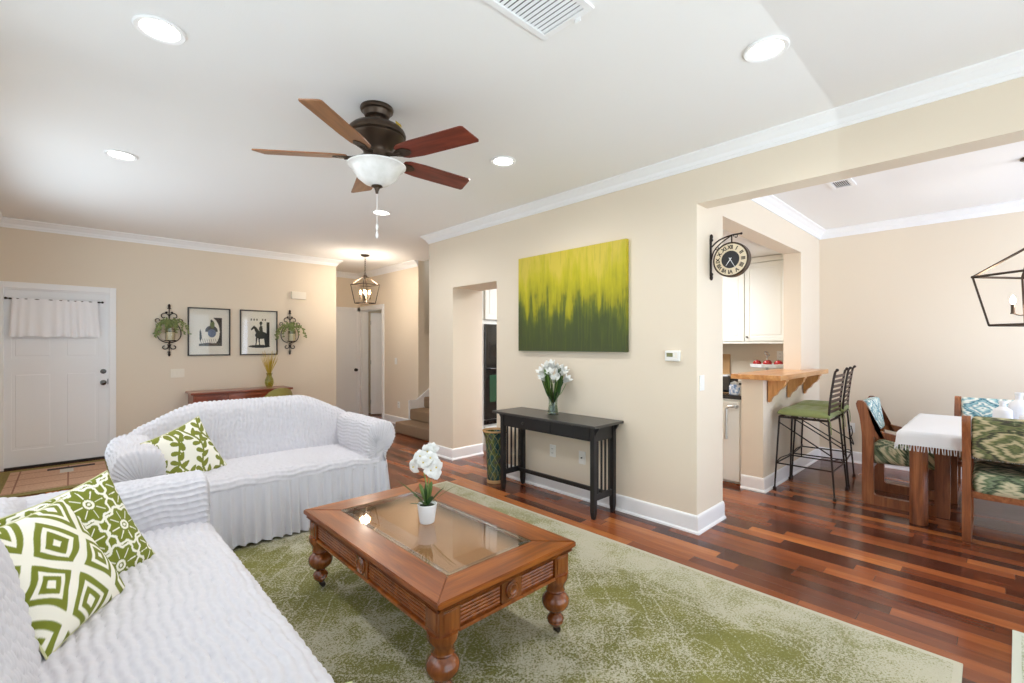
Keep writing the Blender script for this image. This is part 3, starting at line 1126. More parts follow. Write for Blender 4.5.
def vent(name, label, x0, x1, y0, y1, along='y', n=14):
    cx, cy = (x0 + x1) / 2, (y0 + y1) / 2
    t = thing(name, label, 'air vent', (cx, cy, CEIL))
    a, b_ = (x1 - x0) / 2, (y1 - y0) / 2
    f = .032
    MB().b2(-a, a, -b_, -b_ + f, -.012, 0, .004).b2(-a, a, b_ - f, b_, -.012, 0, .004).b2(-a, -a + f, -b_ + f, b_ - f, -.012, 0, .004).b2(a - f, a, -b_ + f, b_ - f, -.012, 0, .004).build('frame', M['trim'], t)
    MB().b2(-a + f, a - f, -b_ + f, b_ - f, -.002, -.0005).build('duct_opening', mat(name + '_duct', (70, 70, 70), .8), t)
    s = MB()
    for k in range(n):
        q = -1 + 2 * (k + .5) / n
        if along == 'x':
            s.box((0, q * (b_ - f), -.006), (2 * (a - f), .013, .0015), 0, rot=(R(35), 0, 0))
        else:
            s.box((q * (a - f), 0, -.006), (.013, 2 * (b_ - f), .0015), 0, rot=(0, R(35), 0))
    s.build('louvers', M['trim'], t, smooth=False)
    return t


v = vent('ceiling_vent', 'large white louvered air vent in the living room ceiling', 1.12, 1.60, 1.18, 1.47, 'y', 18)
MB().box((.235, -.06, -.02), (.008, .03, .018), .002).build('damper_lever', M['trim'], v)
vent('ceiling_vent', 'small white air vent in the dining room ceiling', 4.80, 5.06, .88, 1.06, 'x', 8)

# ceiling fan
FX, FY = 1.338, 2.595
fan = thing('ceiling_fan', 'bronze five-blade ceiling fan with white glass bowl light', 'ceiling fan', (FX, FY, CEIL))
MB().lathe([(0, 0), (.095, 0), (.098, -.01), (.094, -.022), (.082, -.028), (.078, -.04), (.07, -.055), (.05, -.062), (0, -.062)], seg=40).build('canopy', M['bronze'], fan)
MB().lathe([(.05, -.06), (.052, -.07), (.045, -.08), (.045, -.10), (0, -.10)], seg=32).build('downrod', M['bronze'], fan)
mo = MB().lathe([(0, -.095), (.06, -.098), (.11, -.108), (.145, -.122), (.165, -.142), (.172, -.160), (.170, -.172), (.160, -.178), (.162, -.186), (.148, -.206), (.12, -.226), (.095, -.246), (.082, -.262), (.078, -.275), (.08, -.305), (.07, -.315), (0, -.316)], seg=48).build('motor_housing', M['bronze'], fan)
MB().box((.063, -.145, -.125), (.05, .003, .022), .001, rot=(R(-24), 0, R(24))).build('sticker', mat('yellow_sticker', (196, 166, 40), .5), mo)
MB().lathe([(.07, -.31), (.085, -.325), (.085, -.345), (.05, -.355), (0, -.355)], seg=32).build('light_fitter', M['bronze'], fan)
gb, nt, bb = principled('alabaster_glass')
q = obj_xyz(nt)
nt.links.new(ramp(nt, noise(nt, vec(nt, *q), 14, 4), [(.35, (226, 226, 222)), (.65, (246, 246, 244))]).s, bb.inputs['Base Color'])
bb.inputs['Roughness'].default_value = .25
bb.inputs['Emission Color'].default_value = (1, .97, .92, 1)
bb.inputs['Emission Strength'].default_value = .02
MB().lathe([(.08, -.345), (.15, -.345), (.172, -.348), (.170, -.355), (.150, -.365), (.136, -.385), (.114, -.425), (.075, -.455), (.04, -.468), (0, -.471)], seg=48).build('light_bowl', gb, fan)
MB().lathe([(0, -.462), (.03, -.465), (.034, -.474), (.018, -.482), (.01, -.50), (.008, -.515), (0, -.517)], seg=24).build('finial', M['bronze'], fan)
pc = MB().tube([(0, 0, -.515), (0, 0, -.70)], .002, 6)
pc.lathe([(0, -.70), (.006, -.702), (.008, -.72), (.005, -.735), (0, -.736)], seg=12).lathe([(0, -.745), (.006, -.748), (.009, -.77), (.005, -.785), (0, -.786)], seg=12)
pc.tube([(0, 0, -.735), (0, 0, -.746)], .002, 6)
pc.build('pull_chain', M['white_cer'], fan)
for k, bm_ in enumerate(('blade_red', 'blade_tan', 'blade_tan', 'blade_tan', 'blade_red')):
    a = R(.7 + 72 * k)
    out = [(.17, -.045), (.20, -.062), (.30, -.072), (.648, -.078), (.664, -.070), (.690, .052), (.682, .066), (.30, .072), (.20, .062), (.17, .045)]
    mb = MB().prism(out, -.004, .004, 'xy', .0015)
    o = mb.build('blade', M[bm_], fan, loc=(0, 0, -.300), rot=(R(-13), 0, a))
    arm = MB().tube([(.07, 0, .012), (.11, .0, .0), (.15, 0, -.008), (.19, 0, -.008)], [.014, .011, .011, .012], 8)
    arm.prism([(.14, -.018), (.18, -.034), (.22, -.036), (.25, -.02), (.26, 0), (.25, .02), (.22, .036), (.18, .034), (.14, .018)], -.010, -.004, 'xy', .002)
    for (sx, sy) in ((.19, -.02), (.19, .02), (.235, 0)):
        arm.sph((sx, sy, -.0105), .005, (1, 1, .5), seg=8)
    arm.build('blade_iron', M['bronze'], o)


def lantern(name, label, x, y, ztop, zapex, zring, zbot, rt, rb, rz, bulb='bulb', n=4, power=20, color=(1, .8, .55), thick=.008):
    t = thing(name, label, 'pendant light', (x, y, 0), rz)
    MB().lathe([(0, CEIL), (.062, CEIL), (.066, CEIL - .012), (.05, CEIL - .022), (.012, CEIL - .03), (0, CEIL - .03)], seg=32).build('canopy', M['bronze'], t)
    ch = MB()
    z = CEIL - .03
    L = .042
    k = 0
    while z > zapex + .05:
        pts = []
        for q in range(14):
            a = 2 * PI * q / 14
            r = (.012 * math.cos(a), 0) if k % 2 == 0 else (0, .012 * math.cos(a))
            pts.append((r[0], r[1], z - L / 2 + L / 2 * math.sin(a)))
        ch.tube(pts, .0028, 6, True)
        z -= L * .82
        k += 1
    ch.build('chain', M['bronze'], t)
    f = MB()
    cr = [(1, 1), (1, -1), (-1, -1), (-1, 1)]
    for (a, b_), (c, d_) in zip(cr, cr[1:] + cr[:1]):
        f.tube([(a * rt, b_ * rt, zring), (c * rt, d_ * rt, zring)], thick, 4)
        f.tube([(a * rb, b_ * rb, zbot), (c * rb, d_ * rb, zbot)], thick, 4)
        f.tube([(a * rt, b_ * rt, zring), (a * rb, b_ * rb, zbot)], thick, 4)
        f.tube([(a * rt, b_ * rt, zring), (a * .025, b_ * .025, zapex)], thick, 4)
        f.sph((a * rt, b_ * rt, zring), thick * 1.3, seg=8)
    f.lathe([(0, zapex + .03), (.02, zapex + .03), (.035, zapex + .005), (.035, zapex - .012), (0, zapex - .015)], seg=16)
    f.tube([(.016 * math.cos(a), 0, zapex + .045 + .018 * math.sin(a)) for a in np.linspace(0, 2 * PI, 14, endpoint=False)], .003, 6, True)
    f.build('cage_frame', M['bronze'], t)
    zc = zbot + (zring - zbot) * .22
    cl = MB().cyl((0, 0, zc), (0, 0, zapex - .01), .005, seg=8).lathe([(0, zc - .03), (.012, zc - .02), (.02, zc), (.012, zc + .02), (0, zc + .025)], seg=16)
    o = cl.build('stem', M['bronze'], t)
    rr = rb * .62
    for k in range(n):
        a = 2 * PI * (k + .5) / n
        cx, cy = rr * math.cos(a), rr * math.sin(a)
        c = MB().tube([(0, 0, zc), (cx * .6, cy * .6, zc - .012), (cx, cy, zc + .005)], .005, 8, smooth=10).lathe([(0, 0), (.016, 0), (.012, .012), (.012, .075), (0, .075)], (cx, cy, zc), 12).build('candle_arm', M['bronze'], t)
        MB().lathe([(0, 0), (.008, 0), (.017, .02), (.017, .035), (.008, .058), (0, .072)], (cx, cy, zc + .075), 14).build('bulb', M[bulb], c)
    l = bpy.data.lights.new(name + '_glow', 'POINT')
    l.energy = power
    l.color = color
    l.shadow_soft_size = .06
    lo = bpy.data.objects.new(name + '_glow', l)
    lo.location = (0, 0, zc + .11)
    lo.parent = t
    COL.objects.link(lo)
    return t


lantern('lantern_pendant', 'bronze cage lantern with four lit candle bulbs hanging in the hall', 3.38, 6.95, CEIL, 2.50, 2.375, 2.085, .155, .112, R(12), 'bulb', 4, 15, (1, .88, .74))
lantern('lantern_pendant', 'large dark cage lantern hanging over the dining table', 5.30, -.165, CEIL, 2.16, 1.965, 1.575, .23, .165, R(53), 'bulb_cool', 4, 5, (1, .9, .75), .009)

# ------------------------------------------------------------------ sofas
def pucker(P, uv, amp=.006, pu=.040, pv=.027):
    """gathered bubbles of a stretch slipcover, displaced along the surface normal"""
    du = np.gradient(P, axis=1)
    dv = np.gradient(P, axis=0)
    n = np.cross(du, dv)
    ln = np.linalg.norm(n, axis=2, keepdims=True)
    n = n / np.maximum(ln, 1e-9)
    u, v = uv[..., 0], uv[..., 1]
    wob = .010 * np.sin(v * 9 + 3 * np.sin(u * 3.1)) + .006 * np.sin(u * 21 + v * 13)
    v2 = v + .012 * np.sin(u * 8 + 1.3 * np.sin(v * 5)) + .005 * np.sin(u * 31 + v * 4)
    row = np.floor(v2 / pv)
    off = np.mod(np.sin(row * 12.9898) * 43758.5453, 1.0)
    h = (np.abs(np.sin(PI * v2 / pv)) ** .7) * (.45 + .55 * np.abs(np.sin(PI * ((u + wob) / pu + off))) ** .6)
    return n, h * amp


def loft(P, amp=.006, closed=True, pu=.040, pv=.027, swap=False, sign=1):
    """P rows x cols; columns run round the section; returns displaced copy"""
    Q = np.concatenate([P, P[:, :1]], 1) if closed else P
    sc = np.cumsum(np.concatenate([np.zeros((Q.shape[0], 1)), np.linalg.norm(np.diff(Q, axis=1), axis=2)], 1), 1)
    sr = np.cumsum(np.concatenate([np.zeros((1, Q.shape[1])), np.linalg.norm(np.diff(Q, axis=0), axis=2)], 0), 0)
    sc = np.broadcast_to(sc[sc.shape[0] // 2], sc.shape)
    sr = np.broadcast_to(sr[:, sr.shape[1] // 2: sr.shape[1] // 2 + 1], sr.shape)
    uv = np.stack([sc, sr], -1) if not swap else np.stack([sr, sc], -1)
    n, h = pucker(Q, uv, amp, pu, pv)
    Q = Q + sign * n * h[..., None]
    if closed:
        Q[:, 0] = (Q[:, 0] + Q[:, -1]) / 2
        Q = Q[:, :-1]
    return Q


def make_sofa(name, label, W, loc, rz, D=.86, hump=.17, plate=.22, step=.0075, drop=0.0, fall=1.0):
    t = thing(name, label, 'sofa', loc, rz)
    hw = W / 2
    # ---- hidden body
    MB().b2(-hw + .14, hw - .14, .04, D - .08, .06, .38, .02).build('base', M['skirt'], t)
    # ---- seat
    xs = np.linspace(-hw + .17, hw - .17, int((W - .34) / step))
    prof = catmull([(.035, .33), (.0, .36), (-.012, .40), (-.005, .445), (.03, .472), (.10, .482), (.35, .487), (.60, .48), (.66, .46)], int(.82 / step))
    P = np.zeros((len(xs), len(prof), 3))
    for i, x in enumerate(xs):
        e = max(0, 1 - (abs(x) / (hw - .12)) ** 8)
        P[i, :, 0] = x
        P[i, :, 1] = prof[:, 0]
        P[i, :, 2] = prof[:, 1] + .018 * (1 - (x / hw) ** 2) * np.clip((prof[:, 1] - .4) / .08, 0, 1)
    MB().grid(loft(P, .013, False, .050, .034, swap=True, sign=-1)).build('seat_cushion', M['slip'], t, angle=85)
    # ---- arms
    for s in (-1, 1):
        o = [(.045, .30), (.045, .42), (.06, .50), (.105, .565), (.135, .64), (.135, .705), (.105, .775), (.04, .805), (-.04, .805), (-.105, .785), (-.135, .72), (-.14, .6), (-.135, .45), (-.135, .30)]
        o = [(a_, b_ - drop * min(1, max(0, (b_ - .45) / .25))) for a_, b_ in o]
        ring = catmull(o, int(1.55 / step), True)
        ys = np.r_[np.linspace(.0, .0, 1), np.linspace(.0, D - .1, int((D - .1) / step))]
        rows = []
        c = ring.mean(0)
        # domed front and back
        for k, (sh, yy) in enumerate([(.30, -.012), (.55, -.014), (.75, -.012), (.90, -.004), (.97, .006)]):
            rr = c + (ring - c) * sh
            rows.append(np.c_[rr[:, 0], np.full(len(rr), yy), rr[:, 1]])
        for yy in np.linspace(.02, D - .12, int((D - .14) / step)):
            rows.append(np.c_[ring[:, 0], np.full(len(ring), yy), ring[:, 1]])
        for sh, yy in [(.97, D - .11), (.85, D - .10), (.5, D - .095)]:
            rr = c + (ring - c) * sh
            rows.append(np.c_[rr[:, 0], np.full(len(rr), yy), rr[:, 1]])
        Pm = np.array(rows)
        Q = loft(Pm, .012, True, .044, .030, swap=True, sign=1)
        Q[:, :, 0] = s * Q[:, :, 0] + s * (hw - .135)
        MB().grid(Q, closed=True, cap=True).build('armrest', M['slip'], t, angle=85)
    # ---- camel back
    xs = np.linspace(-hw + .10, hw - .10, int((W - .2) / step))
    rows = []
    for x in xs:
        a = abs(x) / (hw - .06)
        k = min(1, max(0, (a - plate) / (fall - plate)))
        sm = k * k * (3 - 2 * k)
        h = .955 - hump * sm - .03 * math.exp(-(a / .12) ** 2) * 0
        e = max(0, (a - .82) / .18)
        h -= .09 * e * e
        yo = -.10 * e * e
        rows.append(([(.645 + yo, .36), (.60 + yo, .42), (.605 + yo, .52), (.635 + yo, .66), (.67 + yo, h - .10), (.70 + yo, h - .035), (.745 + yo, h), (.80 + yo, h - .012), (.845, h - .06), (.86, h - .2), (.86, .40), (.85, .30)], x))
    nsec = int(1.55 / step)
    P = np.zeros((len(rows), nsec, 3))
    for i, (pr, x) in enumerate(rows):
        c = catmull(pr, nsec, True)
        P[i, :, 0] = x
        P[i, :, 1] = c[:, 0]
        P[i, :, 2] = c[:, 1]
    MB().grid(loft(P, .012, True, .042, .031, swap=False, sign=-1), closed=True, cap=True).build('backrest', M['slip'], t, angle=85)
    # ---- gathered skirt
    path = [(-hw + .10, D - .02), (-hw + .085, .30), (-hw + .085, .03), (-hw + .12, -.012), (-hw * .5, -.02), (0, -.02), (hw * .5, -.02), (hw - .12, -.012), (hw - .085, .03), (hw - .085, .30), (hw - .10, D - .02)]
    pp = []
    for a, b_ in zip(path, path[1:]):
        L = math.hypot(b_[0] - a[0], b_[1] - a[1])
        for q in np.linspace(0, 1, max(2, int(L / .008)), endpoint=False):
            pp.append((a[0] + (b_[0] - a[0]) * q, a[1] + (b_[1] - a[1]) * q))
    pp = np.array(pp)
    s_ = np.r_[0, np.cumsum(np.linalg.norm(np.diff(pp, axis=0), axis=1))]
    tg = np.gradient(pp, axis=0)
    tg /= np.linalg.norm(tg, axis=1, keepdims=True)
    nr = np.c_[tg[:, 1], -tg[:, 0]]
    nz = 16
    P = np.zeros((nz, len(pp), 3))
    ph = s_ * 2 * PI / .078 + 1.9 * np.sin(s_ * 7.3) + 1.1 * np.sin(s_ * 17.1 + 1)
    ph2 = s_ * 2 * PI / .034 + 1.2 * np.sin(s_ * 11)
    for i in range(nz):
        k = i / (nz - 1)
        amp = .005 + .026 * k
        r = .006 + .030 * k + amp * (.75 * np.sin(ph + .35 * np.sin(3 * k + s_ * 5)) + .3 * (1 - k * .5) * np.sin(ph2))
        hem = .032 + .006 * np.sin(s_ * 6)
        P[i, :, 0] = pp[:, 0] + nr[:, 0] * r
        P[i, :, 1] = pp[:, 1] + nr[:, 1] * r
        P[i, :, 2] = .425 * (1 - k) + hem * k
    MB().grid(P).build('skirt', M['skirt'], t, angle=85)
    for sx in (-1, 1):
        for yy in (.1, D - .16):
            MB().cyl((sx * (hw - .24), yy, .0125 if yy < .2 else 0), (sx * (hw - .24), yy, .07), .022, .03).build('foot', M['mahogany'], t)
    return t


make_sofa('sofa', 'white slipcovered sofa with arched back facing the coffee table, near the entry', 1.90, (1.12, 3.66, 0), 0, drop=.035, plate=.40, hump=.18)
make_sofa('sofa', 'long white slipcovered sofa in the near left corner beside the rug', 2.72, (.53, 1.80, 0), R(90), hump=.19, plate=.02, drop=.075, fall=.36, step=.0062)

# ------------------------------------------------------------------ cushions
GREEN = np.array((116, 124, 34.))
CREAM = np.array((240, 236, 222.))


def smooth_mix(f, a, b):
    f = np.clip(f, 0, 1)[:, None]
    return a * (1 - f) + b * f


def pat_geo(u, v):
    x = (u + v) * .95 + .06 * np.sin(v * 5) + .25
    y = (v - u) * .95 + .06 * np.sin(u * 5) + .1
    cx, cy = np.floor(x), np.floor(y)
    fx, fy = np.abs(x - cx - .5), np.abs(y - cy - .5)
    d = np.maximum(fx, fy) + .015 * np.sin(9 * x + 7 * y)
    w = np.interp(d, [0, .075, .085, .19, .20, .275, .285, .395, .405, .5], [1, 1, 0, 0, 1, 1, 0, 0, 1, 1])
    return smooth_mix(w, GREEN, CREAM)


def pat_floral(u, v):
    x, y = u * 1.35 + .2, v * 1.35 + .1
    best = np.full(u.shape, 9.)
    w = np.zeros(u.shape)
    for i in range(-3, 4):
        for j in range(-3, 4):
            cx, cy = i + (.5 if j % 2 else 0), j * .86
            dx, dy = x - cx, y - cy
            r = np.hypot(dx, dy)
            th = np.arctan2(dy, dx)
            edge = .47 + .05 * np.cos(8 * th)
            inn = r < edge
            spoke = (np.abs(np.sin(4 * th)) < .05 / np.maximum(r, .05)) & (r > .17) & (r < .40) & (np.abs(np.sin(4 * th)) < .3)
            ring = (np.abs(r - .10) < .03)
            out = np.abs(r - edge) < .035
            dot = r < .04
            w = np.where(spoke | ring | out | dot, 1, w)
    return smooth_mix(w, GREEN, CREAM)


_rng = np.random.default_rng(5)
_leaves = []
for sx in (-.85, -.3, .3, .85):
    for q in np.linspace(-1.1, 1.1, 9):
        bx = sx + .16 * math.sin(q * 4 + sx * 3)
        for sd in (-1, 1):
            _leaves.append((bx + sd * .13, q + .06 * sd, .155, .062, sd * .8 + .5 * math.sin(q * 5)))


def pat_leaf(u, v):
    w = np.zeros(u.shape)
    for sx in (-.85, -.3, .3, .85):
        w = np.maximum(w, (np.abs(u - sx - .16 * np.sin(v * 4 + sx * 3)) < .035))
    for cx, cy, a, b_, th in _leaves:
        dx, dy = u - cx, v - cy
        p = dx * math.cos(th) + dy * math.sin(th)
        q = -dx * math.sin(th) + dy * math.cos(th)
        w = np.maximum(w, ((p / a) ** 2 + (q / (b_ * (1.15 - .5 * p / a))) ** 2) < 1)
    return smooth_mix(w, CREAM, np.array((122, 128, 44.)))


def pat_stripe(u, v):
    w = (np.mod(u * 9 + .15 * np.sin(v * 14), 1) < .45)
    return smooth_mix(w * 1., np.array((236, 236, 214.)), np.array((170, 180, 110.)))


M['cushion'] = attr_mat('printed_cushion_cotton', .9, .25)


def make_pillow(name, label, size, thick, pat, Mx, N=150, group='patterned green cushions'):
    mb = MB()
    g = np.linspace(-1, 1, N)
    U, V = np.meshgrid(g, g)
    e = (1 - np.abs(U) ** 2.6) * (1 - np.abs(V) ** 2.6)
    z = thick / 2 * np.maximum(e, 0) ** .55
    wr = .004 * np.sin(5 * U + 3 * V) * np.maximum(e, 0) ** .4
    px = size[0] / 2 * U * (1 - .07 * (1 - V ** 2))
    py = size[1] / 2 * V * (1 - .07 * (1 - U ** 2))
    P1 = np.stack([px, py, z + wr], -1)
    P2 = np.stack([px, py, -z + wr], -1)
    for P in (P1, P2[:, ::-1]):
        mb.grid(P)
    bmesh.ops.remove_doubles(mb.bm, verts=mb.bm.verts[:], dist=1e-5)
    t = thing(name, label, 'cushion', group=group)
    t.matrix_world = Mx
    o = mb.build('cover', M['cushion'], t, angle=80)
    paint(o, lambda c: pat(c[:, 0] / (size[0] / 2), c[:, 1] / (size[1] / 2)))
    seam = [(size[0] / 2 * a * (1 - .07 * (1 - b_ ** 2)), size[1] / 2 * b_ * (1 - .07 * (1 - a ** 2)), 0) for a, b_ in
            [(q, -1) for q in np.linspace(-1, 1, 20)] + [(1, q) for q in np.linspace(-1, 1, 20)[1:]] + [(q, 1) for q in np.linspace(1, -1, 20)[1:]] + [(-1, q) for q in np.linspace(1, -1, 20)[1:-1]]]
    MB().tube(seam, .0035, 6, True).build('piping', mat(name + '_piping', (206, 204, 160), .9), t)
    return t


def frame(c, xdir, zdir):
    """matrix with local z (face normal) along zdir and local x near xdir"""
    z = Vector(zdir).normalized()
    x = Vector(xdir)
    x = (x - z * x.dot(z)).normalized()
    y = z.cross(x)
    m = Matrix((x, y, z)).transposed().to_4x4()
    m.translation = Vector(c)
    return m


make_pillow('cushion', 'green and cream cushion with concentric square pattern, front of the pair on the near sofa', (.42, .42), .13, pat_geo,
            frame((-.04, 2.15, .68), (.489, .870, -.038), (.754, -.40, .507)))
make_pillow('cushion', 'green cushion with cream flower outlines, behind the square-patterned one', (.43, .43), .12, pat_floral,
            frame((.03, 2.45, .655), (.74, .65, .15), (.555, -.72, .40)))
make_pillow('cushion', 'cream cushion with olive leaf sprays on the sofa facing the room', (.42, .42), .13, pat_leaf,
            frame((.59, 3.975, .64), (.83, .44, .29), (.35, -.87, .31)))
make_pillow('cushion', 'pale green striped cushion lying at the front edge of the near sofa seat', (.36, .32), .09, pat_stripe,
            frame((.335, 1.06, .545), (.3, 1, 0), (.1, 0, 1)), 70)

# ------------------------------------------------------------------ rugs
rw, rl = 2.80, 3.84
M['rug'] = rug_mat('distressed_olive_rug', rw, rl)
o = MB().box((0, 0, .006), (rw, rl, .011), .004).build('area_rug', M['rug'], loc=(1.44, 2.02, 0), rot=(0, 0, R(.6)))
tag(o, 'large distressed olive green area rug under the coffee table', 'rug')
M['rug2'] = rug_mat('distressed_sage_rug', 1.6, 1.1, (138, 150, 112), (216, 216, 206))
o = MB().box((0, 0, .005), (1.6, 1.1, .009), .003).build('area_rug', M['rug2'], loc=(2.575, -.575, 0), rot=(0, 0, R(-1)))
tag(o, 'second sage and white rug, its corner showing at the lower right', 'rug')
o = MB().box((0, 0, .005), (1.0, 1.3, .009), .003).build('entry_rug', M['entry_rug'], loc=(-.10, 6.98, 0))
tag(o, 'tan and olive bordered rug on the floor before the front door', 'rug')

# ------------------------------------------------------------------ coffee table
TX0, TX1, TY0, TY1, TZ = .98, 1.79, 1.43, 2.80, .46
tcx, tcy = (TX0 + TX1) / 2, (TY0 + TY1) / 2
tw, tl = (TX1 - TX0) / 2, (TY1 - TY0) / 2
ctb = thing('coffee_table', 'cherry wood coffee table with glass top and turned legs on the olive rug', 'coffee table', (tcx, tcy, .012))
ZT = TZ - .012
bw = .155


def mitre_frame(a, b_, w_, z0, z1, step=0):
    """four mitred boards, outer half sizes a,b"""
    mbs = []
    o = [(-a, -b_), (a, -b_), (a, b_), (-a, b_)]
    i = [(-a + w_, -b_ + w_), (a - w_, -b_ + w_), (a - w_, b_ - w_), (-a + w_, b_ - w_)]
    for k in range(4):
        q = (k + 1) % 4
        mbs.append(MB().prism([o[k], o[q], i[q], i[k]], z0, z1, 'xy', .004))
    return mbs


for k, mb in enumerate(mitre_frame(tw, tl, bw, ZT - .026, ZT)):
    mb.build('top_board', M['cherry_x' if k % 2 == 0 else 'cherry'], ctb)
mo = MB()
for zz, ins in ((-.040, .008), (-.048, .014), (-.056, .010)):
    mo.b2(-tw + ins, tw - ins, -tl + ins, tl - ins, ZT + zz, ZT + zz + .007, .003)
bmesh.ops.delete(mo.bm, geom=[f for f in mo.bm.faces if False], context='FACES')
GA, GB = tw - bw, tl - bw
mold = MB()
for zz, ins in ((-.032, .006), (-.039, .012), (-.046, .009)):
    for m_ in mitre_frame(tw - ins, tl - ins, .06, ZT + zz, ZT + zz + .008):
        me = bpy.data.meshes.new('t')
        m_.bm.to_mesh(me)
        m_.bm.free()
        mold.bm.from_mesh(me)
        bpy.data.meshes.remove(me)
mo.bm.free()
mold.build('edge_moulding', M['cherry'], ctb)
MB().b2(-GA - .012, GA + .012, -GB - .012, GB + .012, ZT - .012, ZT - .003).build('glass_top', M['glass_table'], ctb, smooth=False)
bev = MB()
for m_ in mitre_frame(GA, GB, .022, ZT - .003, ZT - .0015):
    me = bpy.data.meshes.new('t')
    m_.bm.to_mesh(me)
    m_.bm.free()
    bev.bm.from_mesh(me)
    bpy.data.meshes.remove(me)
bev.build('glass_bevel', glass_mat('glass_bevel_edge', (252, 252, 250), .22), ctb)
MB().b2(-tw + .05, tw - .05, -tl + .05, tl - .05, ZT - .060, ZT - .052).build('inner_shelf', mat('tan_table_interior', (196, 152, 112), .45, var=.08), ctb)
# apron: reeded panels, corner blocks, medallions
az0, az1 = ZT - .150, ZT - .046
ai = .032
for side in range(4):
    L = (tw if side % 2 == 0 else tl) - ai
    off = (tl if side % 2 == 0 else tw) - ai
    rot = (0, 0, side * PI / 2)
    bd = MB().b2(-L, L, -off + .011, -off + .03, az0, az1)
    bd.b2(-L, L, -off - .004, -off + .02, az0 - .012, az0 + .004, .004)
    nreed = 6
    for k in range(nreed):
        z = az0 + .012 + (az1 - az0 - .016) * (k + .5) / nreed
        for a, b_ in ((-L + .10, -.065), (.065, L - .10)):
            bd.tube([(a, -off + .009, z), (b_, -off + .009, z)], .0068, 8)
    o = bd.build('apron', M['cherry'], ctb, rot=rot)
    md = MB().b2(-.06, .06, -off - .002, -off + .01, az0 + .004, az1 - .002, .003)
    md.lathe([(0, .006), (.016, .007), (.02, .010), (.024, .006), (.030, .006), (.034, .010), (.038, .006), (.038, 0)], (0, -off - .001, (az0 + az1) / 2), 28, (R(90), 0, 0))
    md.build('medallion_block', M['cherry_z'], o)
    for s in (-1, 1):
        x = s * (L - .045)
        MB().b2(x - .048, x + .048, -off - .006, -off + .05, az0 - .006, az1, .003).b2(x - .033, x + .033, -off - .010, -off, az0 + .014, az1 - .014, .005).build('corner_panel', M['cherry_z'], o)
leg_prof = [(0, ZT - .146), (.063, ZT - .148), (.064, ZT - .170), (.056, ZT - .188), (.046, ZT - .208), (.044, ZT - .226), (.047, ZT - .232), (.044, ZT - .238), (.04, ZT - .243), (.05, ZT - .252), (.064, ZT - .268), (.068, ZT - .288), (.062, ZT - .31), (.045, ZT - .328), (.028, ZT - .340), (.025, ZT - .348), (.033, ZT - .358), (.04, ZT - .366), (.042, ZT - .376), (.036, ZT - .383), (.038, ZT - .39), (.030, ZT - .402), (.020, ZT - .412), (0, ZT - .414)]
for sx in (-1, 1):
    for sy in (-1, 1):
        lx, ly = sx * (tw - .072), sy * (tl - .072)
        o = MB().lathe(leg_prof, (lx, ly, 0), 36).build('leg', M['cherry_z'], ctb)
        c = MB().cyl((lx, ly, ZT - .414), (lx, ly, .020), .009).box((lx + .008, ly, .022), (.028, .024, .006), .002)
        for q in (-.009, .009):
            c.cyl((lx + .012, ly + q - .004, .0125), (lx + .012, ly + q + .004, .0125), .0125, seg=16)
        c.build('caster', M['iron'], o)

# orchid in a white pot
orc = thing('potted_orchid', 'white orchid in a small white pot on the glass table top', 'plant', (1.40, 2.145, .458))
MB().lathe([(0, 0), (.036, 0), (.04, .006), (.052, .095), (.054, .10), (.05, .102), (.046, .092), (0, .09)], seg=36).build('pot', M['white_cer'], orc)
MB().lathe([(0, .094), (.03, .095), (.046, .09)], seg=20).build('soil', mat('dark_moss', (52, 56, 34), .9, var=.4, vscale=60), orc)


def arc_leaf(mb, th, length, lift, wid, z0=.092, droop=.3, n=9, nrm=None):
    pts, ws = [], []
    for k in range(n):
        q = k / (n - 1)
        r = .008 + length * q * (1 - .15 * q)
        z = z0 + lift * (q - droop * q * q)
        pts.append((r * math.cos(th), r * math.sin(th), z))
        ws.append(wid * (math.sin(PI * min(1, q * .93 + .05)) ** .6))
    mb.strip(pts, ws, (-.2 * math.cos(th), -.2 * math.sin(th), 1) if nrm is None else nrm, .25)


for k, (th, L, li, w_) in enumerate([(20, .10, .12, .013), (75, .06, .16, .014), (130, .09, .14, .013), (165, .20, .17, .007), (200, .08, .09, .014), (250, .09, .07, .015), (300, .08, .10, .014), (345, .19, .17, .008), (350, .03, .17, .010), (110, .03, .16, .012), (200, .025, .15, .011), (60, .03, .13, .012), (225, .12, .05, .012)]):
    mb = MB()
    arc_leaf(mb, R(th - 43), L, li, w_)
    mb.build('leaf', M['leaf' if k % 3 else 'leaf_dark'], orc, angle=80)
stp = catmull([(0, 0, .09), (.004, .0, .16), (-.004, .006, .22), (-.012, .01, .27), (-.002, .0, .305), (.03, -.03, .31)], 24)
MB().tube(stp, .0032, 8).tube(catmull([(.006, .004, .09), (.012, .004, .17), (.012, 0, .235), (.02, -.012, .27)], 16), .0028, 8).build('stem', M['stem'], orc)


def flower5(mb, c, nrm, r, n=5, roll=0):
    nrm = Vector(nrm).normalized()
    x = nrm.orthogonal().normalized()
    y = nrm.cross(x)
    c = Vector(c)
    for k in range(n):
        a = 2 * PI * k / n + roll
        dr = x * math.cos(a) + y * math.sin(a)
        L = r * (1.0 if k % 2 else 1.1)
        pts = [c + dr * L * q + nrm * (.18 * r * math.sin(PI * q) - .1 * r * q) for q in (0, .25, .5, .75, 1)]
        mb.strip(pts, [.08 * r, .42 * r, .55 * r, .42 * r, .06 * r], nrm, .12)
    return mb


